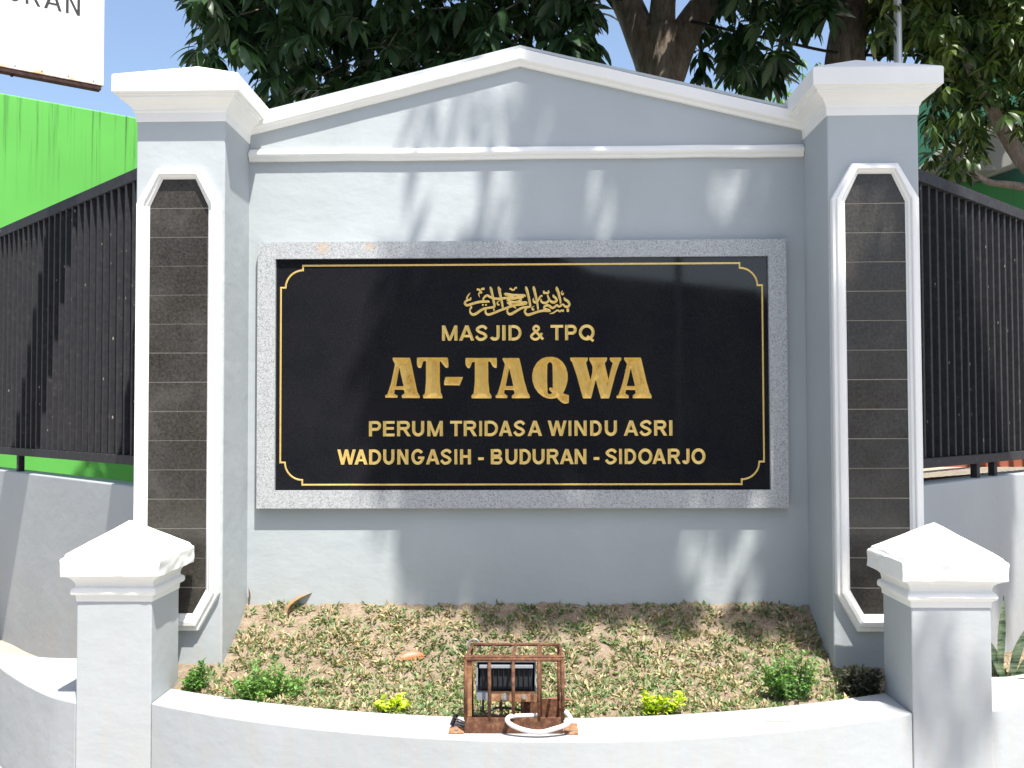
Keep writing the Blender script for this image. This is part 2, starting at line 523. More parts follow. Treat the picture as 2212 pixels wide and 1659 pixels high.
# ------------------------------------------------------------------ traced outlines (metres, on the wall plane)
BIG = [('A', [(-0.6461, 1.8786), (-0.562, 1.8776), (-0.5569, 1.8604), (-0.5299, 1.7276), (-0.5248, 1.7061), (-0.5132, 1.6929), (-0.5138, 1.6813), (-0.601, 1.6821), (-0.6027, 1.6943), (-0.5878, 1.706), (-0.5918, 1.7219), (-0.636, 1.7231), (-0.6392, 1.7025), (-0.6216, 1.6943), (-0.6225, 1.6834), (-0.6816, 1.6842), (-0.6823, 1.6958), (-0.6658, 1.7035), (-0.6349, 1.8403), (-0.6366, 1.8536), (-0.646, 1.8636)], [(-0.6139, 1.8304), (-0.5929, 1.7391), (-0.6301, 1.739)]), ('T', [(-0.5271, 1.8787), (-0.3786, 1.8778), (-0.3746, 1.8539), (-0.3746, 1.8306), (-0.3845, 1.8266), (-0.3961, 1.8356), (-0.411, 1.8588), (-0.417, 1.8605), (-0.4167, 1.7113), (-0.4041, 1.6964), (-0.404, 1.6799), (-0.4973, 1.6804), (-0.499, 1.6946), (-0.4841, 1.7078), (-0.4839, 1.8621), (-0.4972, 1.8611), (-0.5028, 1.8421), (-0.507, 1.8288), (-0.5153, 1.8265), (-0.527, 1.8338), (-0.5287, 1.8571)], None), ('hyphen', [(-0.3894, 1.7835), (-0.3041, 1.7827), (-0.3199, 1.7423), (-0.3959, 1.7438), (-0.3969, 1.7544)], None), ('T', [(-0.291, 1.8755), (-0.1402, 1.8749), (-0.1385, 1.8507), (-0.1402, 1.8269), (-0.1494, 1.8259), (-0.1616, 1.8358), (-0.1715, 1.8573), (-0.1814, 1.859), (-0.1808, 1.7101), (-0.1651, 1.6937), (-0.1667, 1.6788), (-0.2622, 1.6793), (-0.2632, 1.6935), (-0.2467, 1.7067), (-0.2464, 1.8573), (-0.2606, 1.8539), (-0.2662, 1.8324), (-0.2754, 1.8241), (-0.2886, 1.8324), (-0.2929, 1.8539)], None), ('A', [(-0.1112, 1.8746), (-0.0315, 1.874), (-0.0256, 1.8574), (0.0041, 1.7122), (0.0205, 1.6941), (0.0204, 1.6793), (-0.0665, 1.6791), (-0.0681, 1.6906), (-0.0533, 1.7022), (-0.0582, 1.7187), (-0.1026, 1.7202), (-0.1042, 1.7021), (-0.0885, 1.6922), (-0.0895, 1.6797), (-0.1453, 1.6805), (-0.146, 1.6921), (-0.1322, 1.702), (-0.1007, 1.8375), (-0.1013, 1.8508), (-0.1112, 1.8624)], [(-0.0793, 1.826), (-0.0598, 1.7384), (-0.0969, 1.7384)]), ('Q', [(0.1183, 1.8797), (0.1429, 1.8781), (0.169, 1.8659), (0.1902, 1.8411), (0.2015, 1.8114), (0.2052, 1.7818), (0.2011, 1.7521), (0.1928, 1.7258), (0.1812, 1.7027), (0.1894, 1.6978), (0.209, 1.6936), (0.2088, 1.6567), (0.1957, 1.6511), (0.181, 1.6534), (0.1647, 1.6648), (0.1517, 1.6813), (0.1386, 1.6773), (0.119, 1.6756), (0.0928, 1.6811), (0.07, 1.6959), (0.0504, 1.7172), (0.0367, 1.7452), (0.0309, 1.7782), (0.0343, 1.8112), (0.0459, 1.8393), (0.0641, 1.8625), (0.0904, 1.8767)], [(0.1182, 1.8549), (0.128, 1.8493), (0.1312, 1.8345), (0.1317, 1.7273), (0.1258, 1.7306), (0.116, 1.7305), (0.1126, 1.7223), (0.1191, 1.7124), (0.1273, 1.7075), (0.1273, 1.7026), (0.1191, 1.6976), (0.1093, 1.6992), (0.1044, 1.7075), (0.104, 1.8344), (0.1083, 1.8493)]), ('W', [(0.2166, 1.8758), (0.3016, 1.8749), (0.3015, 1.861), (0.2927, 1.8511), (0.3139, 1.7655), (0.3274, 1.8182), (0.3178, 1.8478), (0.3081, 1.861), (0.3092, 1.8749), (0.3947, 1.8749), (0.3946, 1.8594), (0.3831, 1.8479), (0.4004, 1.7689), (0.4222, 1.8496), (0.4083, 1.8594), (0.4078, 1.8743), (0.4632, 1.8743), (0.4641, 1.8611), (0.45, 1.8496), (0.4035, 1.6769), (0.3638, 1.6768), (0.3391, 1.7672), (0.3166, 1.6774), (0.2774, 1.6773), (0.2311, 1.8478), (0.2155, 1.8626)], None), ('A', [(0.4769, 1.8743), (0.5576, 1.8737), (0.5624, 1.8579), (0.5949, 1.7085), (0.6087, 1.6922), (0.6085, 1.6768), (0.5173, 1.6772), (0.5168, 1.6903), (0.5325, 1.7018), (0.5284, 1.7172), (0.4852, 1.7181), (0.4818, 1.7001), (0.4983, 1.6903), (0.4981, 1.6772), (0.4393, 1.6777), (0.4381, 1.6885), (0.4551, 1.6984), (0.4906, 1.8381), (0.4891, 1.8496), (0.4761, 1.8628)], [(0.509, 1.8233), (0.5286, 1.7363), (0.4886, 1.7362)])]
STROKES = [[(-0.2678, 2.193, 0.003), (-0.2775, 2.181, 0.0067), (-0.2842, 2.1689, 0.0075), (-0.2819, 2.1599, 0.0075), (-0.2678, 2.1591, 0.0075), (-0.2663, 2.1704, 0.0067)], [(-0.2648, 2.1606, 0.006), (-0.2805, 2.1569, 0.0097), (-0.2924, 2.1494, 0.0104), (-0.2931, 2.1389, 0.0112), (-0.2819, 2.1321, 0.0119), (-0.2551, 2.1403, 0.0119), (-0.2253, 2.1478, 0.0119), (-0.2029, 2.1492, 0.0112), (-0.1806, 2.1492, 0.0104), (-0.1776, 2.1447, 0.0089)], [(-0.2044, 2.1552, 0.0089), (-0.2044, 2.1643, 0.0089), (-0.1954, 2.1748, 0.0112), (-0.1835, 2.1793, 0.0104), (-0.1716, 2.1717, 0.0104), (-0.1508, 2.1642, 0.0112), (-0.121, 2.1633, 0.0112), (-0.0838, 2.1685, 0.0104), (-0.0555, 2.1745, 0.0089)], [(-0.1716, 2.2214, 0.006), (-0.1671, 2.2108, 0.0127), (-0.1612, 2.1852, 0.0119), (-0.1552, 2.1552, 0.0112), (-0.1508, 2.1311, 0.0112), (-0.1568, 2.1221, 0.0104), (-0.1955, 2.1162, 0.0104), (-0.2163, 2.1072, 0.0119), (-0.2402, 2.0907, 0.0127), (-0.2566, 2.087, 0.0119), (-0.267, 2.0953, 0.0097), (-0.27, 2.1103, 0.0067), (-0.264, 2.1208, 0.0104), (-0.2655, 2.1268, 0.0089)], [(-0.1313, 2.2228, 0.0045), (-0.1284, 2.2107, 0.0127), (-0.1195, 2.1701, 0.0119), (-0.1121, 2.1325, 0.0104), (-0.1092, 2.116, 0.006)], [(-0.1254, 2.2152, 0.006), (-0.1172, 2.2054, 0.0037)], [(-0.191, 2.1132, 0.0075), (-0.1947, 2.1042, 0.0089), (-0.191, 2.0922, 0.0104), (-0.1806, 2.0861, 0.0119), (-0.1583, 2.0921, 0.0112), (-0.1211, 2.1071, 0.0112), (-0.0839, 2.1205, 0.0112), (-0.0675, 2.1295, 0.0119), (-0.0839, 2.1415, 0.0089), (-0.0868, 2.1475, 0.0089)], [(-0.1016, 2.1821, 0.0075), (-0.0957, 2.1851, 0.0134), (-0.0615, 2.1805, 0.0119), (-0.008, 2.1774, 0.0134), (-0.005, 2.1729, 0.0104)], [(-0.008, 2.1699, 0.0075), (-0.0466, 2.1654, 0.0119), (-0.0838, 2.1595, 0.0104), (-0.0853, 2.152, 0.0104)], [(-0.0838, 2.149, 0.0119), (-0.0467, 2.1474, 0.0089), (-0.0244, 2.1549, 0.0119), (-0.0244, 2.1639, 0.0089)], [(-0.0853, 2.14, 0.0104), (-0.0616, 2.143, 0.0075), (0.0023, 2.1428, 0.0134), (-0.0096, 2.1354, 0.0104), (-0.0467, 2.1309, 0.0089), (-0.0646, 2.1295, 0.0104)], [(-0.0616, 2.1265, 0.0089), (-0.0482, 2.1189, 0.006), (-0.0468, 2.1129, 0.0015)], [(0.0011, 2.2224, 0.0045), (0.0055, 2.2104, 0.0134), (0.0143, 2.1773, 0.0119), (0.0216, 2.1398, 0.0112), (0.023, 2.1248, 0.0104), (0.0097, 2.1218, 0.0104), (-0.0171, 2.1174, 0.0112), (-0.0468, 2.1009, 0.0119), (-0.0721, 2.0875, 0.0127), (-0.0854, 2.0935, 0.0104), (-0.0884, 2.107, 0.0075), (-0.0839, 2.1145, 0.0075)], [(-0.2357, 2.2095, 0.0089), (-0.2238, 2.2064, 0.0089), (-0.2178, 2.1959, 0.0104), (-0.2103, 2.1913, 0.0075)], [(-0.2163, 2.2079, 0.006), (-0.2103, 2.2109, 0.0104), (-0.1984, 2.2124, 0.0104)], [(-0.2178, 2.1944, 0.0089), (-0.2267, 2.1899, 0.006), (-0.2253, 2.1793, 0.0052), (-0.2208, 2.1688, 0.0015)], [(-0.0763, 2.2136, 0.0089), (-0.0584, 2.2045, 0.0075), (-0.0495, 2.215, 0.0075), (-0.0406, 2.2165, 0.0089)], [(-0.124, 2.1551, 0.0037), (-0.1359, 2.1461, 0.006), (-0.1344, 2.1356, 0.0082), (-0.1255, 2.1326, 0.006)], [(-0.2104, 2.1327, 0.0075), (-0.2029, 2.1327, 0.0075)], [(-0.1955, 2.1327, 0.0075), (-0.188, 2.1327, 0.0075)], [(-0.1568, 2.1101, 0.0089), (-0.1493, 2.1101, 0.0089)], [(0.0389, 2.2238, 0.0045), (0.0418, 2.2103, 0.0134), (0.0491, 2.1803, 0.0119), (0.0564, 2.1472, 0.0104), (0.0607, 2.1173, 0.0089), (0.0614, 2.1053, 0.0037)], [(0.0044, 2.1174, 0.0104), (-0.0031, 2.1009, 0.0097), (0.0043, 2.0874, 0.0119), (0.0161, 2.0844, 0.0127), (0.0399, 2.0918, 0.0112), (0.0696, 2.1008, 0.0112), (0.0933, 2.1037, 0.0112), (0.117, 2.1022, 0.0104), (0.1184, 2.1052, 0.0089)], [(0.0401, 2.1668, 0.003), (0.0386, 2.1548, 0.0089), (0.046, 2.1443, 0.0112), (0.0579, 2.1487, 0.0104), (0.0698, 2.1682, 0.0089), (0.0773, 2.1757, 0.0089), (0.0832, 2.1742, 0.006)], [(0.0757, 2.1607, 0.0075), (0.0772, 2.1487, 0.0097), (0.0905, 2.1412, 0.0119), (0.1053, 2.1442, 0.0112), (0.1128, 2.1546, 0.0089)], [(0.1084, 2.1801, 0.0075), (0.1113, 2.1696, 0.0089), (0.1201, 2.1516, 0.0112), (0.1364, 2.1441, 0.0134), (0.1512, 2.1516, 0.0119), (0.1483, 2.1636, 0.0104), (0.138, 2.1726, 0.0119), (0.1351, 2.1816, 0.006)], [(0.0892, 2.2012, 0.0075), (0.0907, 2.1892, 0.0089), (0.0996, 2.1906, 0.0089), (0.107, 2.1876, 0.0089), (0.1129, 2.1936, 0.0089), (0.1115, 2.2026, 0.006)], [(0.1531, 2.2205, 0.0045), (0.153, 2.21, 0.0142), (0.1603, 2.192, 0.0127), (0.1661, 2.1665, 0.0112), (0.1705, 2.147, 0.0089), (0.1689, 2.1351, 0.003)], [(0.1883, 2.168, 0.0045), (0.1927, 2.1575, 0.0119), (0.206, 2.1485, 0.0119), (0.2133, 2.135, 0.0112), (0.2073, 2.123, 0.0112), (0.194, 2.123, 0.0112), (0.1807, 2.1335, 0.0089), (0.1644, 2.1231, 0.0097), (0.1526, 2.1306, 0.0089), (0.1422, 2.1216, 0.0104), (0.1289, 2.1172, 0.0119), (0.1112, 2.1292, 0.0119), (0.0934, 2.1247, 0.0104), (0.0918, 2.1142, 0.0104), (0.1081, 2.1082, 0.0104), (0.1199, 2.1052, 0.0075)], [(0.1169, 2.0887, 0.003), (0.1362, 2.0932, 0.0075), (0.1554, 2.1051, 0.0075), (0.1672, 2.0991, 0.0082), (0.1747, 2.1051, 0.0075), (0.1835, 2.1006, 0.0075), (0.1836, 2.1096, 0.006)], [(0.1998, 2.1051, 0.0134), (0.2057, 2.1051, 0.0164), (0.2116, 2.1051, 0.0134)], [(0.1811, 2.201, 0.003), (0.1751, 2.1905, 0.006), (0.181, 2.1815, 0.0075), (0.1855, 2.1905, 0.006)], [(0.043, 2.1263, 0.003), (0.0326, 2.1173, 0.0075), (0.037, 2.1083, 0.0089), (0.0429, 2.1128, 0.006)]]
ROWS = [('M', -0.4058, -0.3303, 1.9597, 2.0341), ('A', -0.3225, -0.2486, 1.9597, 2.0341), ('S', -0.2443, -0.1827, 1.9597, 2.034), ('J', -0.1752, -0.1251, 1.9597, 2.0339), ('I', -0.1129, -0.0958, 1.9597, 2.0339), ('D', -0.0822, -0.0183, 1.9597, 2.0339), ('&', 0.0202, 0.0869, 1.9597, 2.0338), ('T', 0.1218, 0.1829, 1.9597, 2.0337), ('P', 0.1918, 0.2497, 1.9597, 2.0336), ('Q', 0.2586, 0.3356, 1.9596, 2.0336), ('P', -0.7613, -0.7017, 1.4961, 1.5706), ('E', -0.6926, -0.6367, 1.4964, 1.5709), ('R', -0.6246, -0.5573, 1.4967, 1.5711), ('U', -0.5512, -0.4924, 1.497, 1.5714), ('M', -0.4773, -0.4017, 1.4973, 1.5716), ('T', -0.3666, -0.3093, 1.4977, 1.572), ('R', -0.3008, -0.2357, 1.498, 1.5722), ('I', -0.2255, -0.2116, 1.4983, 1.5725), ('D', -0.1996, -0.1334, 1.4984, 1.5725), ('A', -0.1304, -0.0654, 1.4987, 1.5728), ('S', -0.0594, -0.0024, 1.499, 1.573), ('A', 0.009, 0.0792, 1.4933, 1.5672), ('W', 0.1061, 0.1977, 1.4937, 1.5676), ('I', 0.2067, 0.2204, 1.4941, 1.5679), ('N', 0.2353, 0.2945, 1.4942, 1.568), ('D', 0.3112, 0.3678, 1.4945, 1.5683), ('U', 0.3815, 0.4405, 1.4948, 1.5685), ('A', 0.4732, 0.5433, 1.4952, 1.5688), ('S', 0.5493, 0.6086, 1.4955, 1.5691), ('R', 0.6193, 0.6828, 1.4958, 1.5693), ('I', 0.6916, 0.7076, 1.4961, 1.5696), ('W', -0.9149, -0.8254, 1.3582, 1.4331), ('A', -0.8315, -0.7677, 1.3586, 1.4335), ('D', -0.7604, -0.7009, 1.359, 1.4339), ('U', -0.6918, -0.6373, 1.3594, 1.4342), ('N', -0.6233, -0.5694, 1.3598, 1.4345), ('G', -0.5555, -0.492, 1.3601, 1.4348), ('A', -0.4841, -0.4183, 1.3605, 1.4351), ('S', -0.4135, -0.3592, 1.3609, 1.4355), ('I', -0.3459, -0.3321, 1.3612, 1.4358), ('H', -0.3188, -0.2658, 1.3614, 1.4359), ('-', -0.2315, -0.2039, 1.3618, 1.4363), ('B', -0.1696, -0.1126, 1.3622, 1.4366), ('U', -0.0987, -0.0406, 1.3625, 1.4369), ('D', -0.0303, 0.0254, 1.3569, 1.4288), ('U', 0.0325, 0.0906, 1.3573, 1.4291), ('R', 0.1013, 0.1611, 1.3576, 1.4295), ('A', 0.1641, 0.2309, 1.358, 1.4298), ('N', 0.2357, 0.2923, 1.3583, 1.4301), ('-', 0.3268, 0.3548, 1.3588, 1.4305), ('S', 0.3828, 0.4398, 1.3591, 1.4308), ('I', 0.4499, 0.4636, 1.3595, 1.4311), ('D', 0.4767, 0.533, 1.3596, 1.4312), ('O', 0.5419, 0.6101, 1.36, 1.4315), ('A', 0.6101, 0.6752, 1.3604, 1.4319), ('R', 0.6841, 0.7461, 1.3608, 1.4322), ('J', 0.7503, 0.7887, 1.3611, 1.4325), ('O', 0.7975, 0.8653, 1.3614, 1.4328)]
CROWN = {'A': [(-2.45, 5.39), (-2.42, 4.47), (-2.33, 4.44), (-2.39, 4.14), (-2.27, 4.07), (-2.11, 4.2), (-1.98, 4.04), (-1.88, 3.86), (-1.78, 3.79), (-1.61, 3.85), (-1.45, 3.71), (0.54, 3.9), (0.46, 4.16), (0.64, 4.23), (0.68, 5.39)], 'B': [(1.1, 5.38), (1.09, 4.36), (1.13, 4.0), (1.27, 3.9), (1.53, 3.91), (1.79, 3.89), (1.83, 4.16), (1.86, 4.36), (1.99, 4.26), (2.13, 4.22), (2.16, 4.42), (2.16, 5.38)], 'C': [(2.4, 5.38), (2.42, 4.36), (2.46, 4.14), (2.82, 4.11), (2.85, 3.76), (2.82, 3.3), (3.02, 3.2), (3.18, 3.25), (3.25, 3.56), (3.45, 3.59), (3.51, 3.43), (3.71, 3.29), (4.17, 3.39), (4.18, 5.37)]}

# ------------------------------------------------------------------ ground
def grid_sheet(name, x0, x1, y0, y1, nx, ny, fz, material, keep=None):
    vs = [(x0 + (x1 - x0) * i / nx, y0 + (y1 - y0) * j / ny) for j in range(ny + 1) for i in range(nx + 1)]
    pts = [(x, y, fz(x, y)) for x, y in vs]
    fs = []
    for j in range(ny):
        for i in range(nx):
            a = j * (nx + 1) + i
            if keep is None or keep(*vs[a]) or keep(*vs[a + nx + 2]):
                fs.append((a, a + 1, a + nx + 2, a + nx + 1))
    return mesh_obj(name, pts, fs, material, smooth=True)

structure(mesh_obj('street', [(-150, -150, 0), (150, -150, 0), (150, 150, 0), (-150, 150, 0)], [(0, 1, 2, 3)], M['street']))
structure(grid_sheet('pavement', -4.6, -1.78, -0.04, 2.6, 40, 40,
                     lambda x, y: 0.115 + 0.02 * noise.noise(Vector((x * 3, y * 3, 0))), M['sand']))

def front_y(x):   # outer edge of the curved planter wall
    return -1.252 + 0.172 * (x - 0.06) ** 2 - 0.012 * (x - 0.06)
def inner_y(x):
    return -0.985 + 0.165 * (x - 0.03) ** 2
def soil_z(x, y):
    t = min(1.0, max(0.0, (y + 0.78) / 0.78))
    z = 0.435 + 0.262 * t ** 2.3
    z -= 0.010
    z += 0.014 * noise.noise(Vector((x * 7, y * 9, 1.3))) + 0.010 * noise.noise(Vector((x * 19, y * 23, 4.1))) + 0.006 * noise.noise(Vector((x * 47, y * 51, 9)))
    rg = 1 - abs(noise.noise(Vector((x * 11, y * 13, 6.6)))) * 5
    if rg > 0:
        z -= 0.016 * rg * rg * (0.5 + noise.noise(Vector((x * 3, y * 3, 2))))
    e = y - inner_y(x)
    if e < 0.05:
        z = min(z, 0.425 + 0.01 * noise.noise(Vector((x * 9, y * 9, 0)))) if e > 0.012 else 0.40
    return z
structure(grid_sheet('soil_bed', -1.60, 1.62, -1.02, 0.02, 330, 130, soil_z, M['soil'], lambda x, y: y > inner_y(x) - 0.05))
def side_soil_z(x, y):
    return 0.43 - 0.22 * min(1, max(0, (y + 0.4) / 1.0)) + 0.03 * noise.noise(Vector((x * 6, y * 6, 2)))
structure(grid_sheet('side_soil', 1.79, 3.6, -0.42, 1.4, 70, 70, side_soil_z, M['soil']))

# ------------------------------------------------------------------ sign wall with pediment
G_HALF = 1.36
PC = 1.5626           # pillar centre |x|
PH = 0.2026           # pillar half width
PY0, PY1 = -0.3824, 0.0228
sw = root('sign_wall', 'grey rendered wall with pointed top holding the black name plaque', 'wall', (0, 0, 0.3))
def L(o, r):          # parent at world coordinates
    o.parent = r
    o.matrix_parent_inverse = Matrix.Translation(-Vector(r.location))
    return o
wall_poly = [(-G_HALF, 0.3), (G_HALF, 0.3), (G_HALF, 3.035), (-0.022, 3.385), (-G_HALF, 3.035)]
w = fix_normals(prism(wall_poly, 0.0, 0.16, 'wall_panel', M['grey']))
L(w, sw)
# raking cornice : profile swept on both slopes
def sweep_profile(path, profile, name, material, parent, closed=False):
    """path: points in x-z; profile: (offset outward in the plane, y)"""
    P = [Vector((x, 0, z)) for x, z in path]
    n = len(P)
    rings = []
    for i, p in enumerate(P):
        a = P[i - 1] if (i > 0 or closed) else None
        b = P[(i + 1) % n] if (i < n - 1 or closed) else None
        d1 = (p - a).normalized() if a is not None else (b - p).normalized()
        d2 = (b - p).normalized() if b is not None else d1
        n1 = Vector((-d1.z, 0, d1.x)); n2 = Vector((-d2.z, 0, d2.x))
        m_ = (n1 + n2).normalized(); k = 1.0 / max(0.3, m_.dot(n1))
        rings.append([(p.x + m_.x * k * off, y, p.z + m_.z * k * off) for off, y in profile])
    vs = [v for r in rings for v in r]
    q = len(profile); fs = []
    for i in range(n if closed else n - 1):
        j = (i + 1) % n
        for k in range(q - 1):
            fs.append((i * q + k, j * q + k, j * q + k + 1, i * q + k + 1))
    if not closed:
        fs.append(tuple(range(q))); fs.append(tuple(range((n - 1) * q + q - 1, (n - 1) * q - 1, -1)))
    o = fix_normals(mesh_obj(name, vs, fs, material))
    L(o, parent)
    return bevel(o, 0.002, 1, 25)
prof = [(0.0, 0.01), (0.0, -0.016), (0.012, -0.022), (0.016, -0.024), (0.020, -0.034), (0.026, -0.040), (0.072, -0.044), (0.076, -0.041), (0.0765, 0.01)]
def wavy(a, b, n, amp=.0016):
    return [(a[0] + (b[0] - a[0]) * k / n, a[1] + (b[1] - a[1]) * k / n + (random.uniform(-amp, amp) if 0 < k < n else 0)) for k in range(n)]
sweep_profile(wavy((-G_HALF + .002, 2.981), (-0.022, 3.311), 7) + wavy((-0.022, 3.311), (G_HALF - .002, 2.981), 7) + [(G_HALF - .002, 2.981)], prof, 'raking_cornice', M['white'], sw)
cap_prof = [(0.078, -0.036), (0.094, -0.033), (0.094, 0.19), (0.078, 0.19)]
sweep_profile([(-G_HALF + .002, 2.981), (-0.022, 3.311), (G_HALF - .002, 2.981)], cap_prof, 'coping', M['grey'], sw)
bprof = [(0.0, 0.01), (0.0, -0.016), (0.008, -0.020), (0.014, -0.021), (0.020, -0.030), (0.032, -0.035), (0.042, -0.033), (0.050, -0.022), (0.060, -0.014), (0.062, 0.01)]
sweep_profile(wavy((-G_HALF + .002, 2.848), (G_HALF - .002, 2.852), 11, .0022) + [(G_HALF - .002, 2.852)], bprof, 'horizontal_moulding', M['white'], sw)

# ------------------------------------------------------------------ name plaque
pl = root('name_plaque', 'black polished stone name plaque with gold lettering in a grey granite frame', 'plaque', (-0.0225, 0, 1.15))
FX0, FX1, FZ0, FZ1 = -1.3044, 1.2588, 1.1495, 2.4431
SX0, SX1, SZ0, SZ1 = -1.217, 1.1727, 1.2357, 2.3616
YF, YS = -0.044, -0.026
def frame_piece(a, b, c, d):
    vs = [(x, y, z) for y in (YF, -0.001) for x, z in (a, b, c, d)]
    fs = [(0, 1, 2, 3), (7, 6, 5, 4), (0, 4, 5, 1), (1, 5, 6, 2), (2, 6, 7, 3), (3, 7, 4, 0)]
    o = fix_normals(mesh_obj('frame_piece', vs, fs, M['granite']))
    L(o, pl)
    return o
g = 0.0001
frame_piece((FX0 + g, FZ0), (FX1 - g, FZ0), (SX1 - g, SZ0), (SX0 + g, SZ0))
frame_piece((FX0 + g, FZ1), (FX1 - g, FZ1), (SX1 - g, SZ1), (SX0 + g, SZ1))
frame_piece((FX0, FZ0 + g), (SX0, SZ0 + g), (SX0, SZ1 - g), (FX0, FZ1 - g))
frame_piece((FX1, FZ0 + g), (SX1, SZ0 + g), (SX1, SZ1 - g), (FX1, FZ1 - g))

def in_poly(p, poly):
    x, y = p; c = False; n = len(poly); j = n - 1
    for i in range(n):
        xi, yi = poly[i]; xj, yj = poly[j]
        if (yi > y) != (yj > y) and x < (xj - xi) * (y - yi) / (yj - yi) + xi:
            c = not c
        j = i
    return c
def subdiv(loop, step):
    out = []
    for i, a in enumerate(loop):
        b = loop[(i + 1) % len(loop)]
        n = max(1, int(round(math.dist(a, b) / step)))
        for k in range(n):
            out.append((a[0] + (b[0] - a[0]) * k / n, a[1] + (b[1] - a[1]) * k / n))
    return out
def chaikin(loop):
    """soften only the gentle corners of a traced outline"""
    out = []
    n = len(loop)
    for i, p in enumerate(loop):
        a = Vector(loop[i - 1]) - Vector(p); b = Vector(loop[(i + 1) % n]) - Vector(p)
        if a.length < 1e-6 or b.length < 1e-6:
            out.append(p); continue
        ang = math.degrees(a.angle(b))
        if ang > 125:
            k = min(0.35, 0.35)
            out.append(tuple(Vector(p) + a * k)); out.append(tuple(Vector(p) + b * k))
        else:
            r = min(0.0018, a.length * .3, b.length * .3)
            out.append(tuple(Vector(p) + a.normalized() * r)); out.append(tuple(Vector(p) + b.normalized() * r))
    return out
glyphs = []
for nm, outer, hole in BIG:
    o_ = chaikin(outer); h_ = chaikin(hole) if hole else None
    glyphs.append((nm, subdiv(o_, 0.004), subdiv(h_, 0.004) if h_ else None))

def cdt(loops, extra):
    vs = []; es = []
    for lp in loops:
        n0 = len(vs); vs += [Vector(p) for p in lp]
        es += [(n0 + i, n0 + (i + 1) % len(lp)) for i in range(len(lp))]
    vs += [Vector(p) for p in extra]
    r = geometry.delaunay_2d_cdt(vs, es, [], 0, 1e-6)
    return r[0], r[2]
rect = subdiv([(SX0, SZ0), (SX1, SZ0), (SX1, SZ1), (SX0, SZ1)], 0.15)
loops = [rect] + [g_[1] for g_ in glyphs] + [g_[2] for g_ in glyphs if g_[2]]
vs, fs = cdt(loops, [])
keep = []
for f in fs:
    c = ((vs[f[0]].x + vs[f[1]].x + vs[f[2]].x) / 3, (vs[f[0]].y + vs[f[1]].y + vs[f[2]].y) / 3)
    inside = any(in_poly(c, g_[1]) and not (g_[2] and in_poly(c, g_[2])) for g_ in glyphs)
    if not inside:
        keep.append((f[0], f[2], f[1]) if False else tuple(f))
sv = [(v.x, YS, v.y) for v in vs]
slab = mesh_obj('stone_slab', sv, keep, M['black_stone'])
L(slab, pl)

def seg_dist(p, loop):
    px, py = p; best = 9
    for i in range(len(loop)):
        ax, ay = loop[i]; bx, by = loop[(i + 1) % len(loop)]
        dx, dy = bx - ax, by - ay
        t = max(0, min(1, ((px - ax) * dx + (py - ay) * dy) / (dx * dx + dy * dy + 1e-12)))
        d = math.hypot(px - ax - dx * t, py - ay - dy * t)
        if d < best:
            best = d
    return best
for nm, outer, hole in glyphs:
    xs = [p[0] for p in outer]; zs = [p[1] for p in outer]
    raw = chaikin([b for b in BIG if True][glyphs.index((nm, outer, hole))][1])
    rawh = chaikin(BIG[glyphs.index((nm, outer, hole))][2]) if hole else None
    extra = []
    st = 0.0030
    x = min(xs)
    while x < max(xs):
        z = min(zs)
        while z < max(zs):
            p = (x + random.uniform(-.0004, .0004), z + random.uniform(-.0004, .0004))
            if in_poly(p, outer) and not (hole and in_poly(p, hole)):
                d = seg_dist(p, raw)
                if rawh:
                    d = min(d, seg_dist(p, rawh))
                if d > 0.0016:
                    extra.append((p, d))
            z += st
        x += st
    vs, fs = cdt([outer] + ([hole] if hole else []), [e[0] for e in extra])
    dist = {(round(e[0][0], 5), round(e[0][1], 5)): e[1] for e in extra}
    V = []
    for v in vs:
        d = dist.get((round(v.x, 5), round(v.y, 5)), 0.0)
        V.append((v.x, YS + min(d * 1.0, 0.024), v.y))
    F = []
    for f in fs:
        c = (sum(vs[i].x for i in f) / 3, sum(vs[i].y for i in f) / 3)
        if in_poly(c, outer) and not (hole and in_poly(c, hole)):
            F.append(tuple(f))
    L(mesh_obj('carved_letter', V, F, M['gold']), pl)

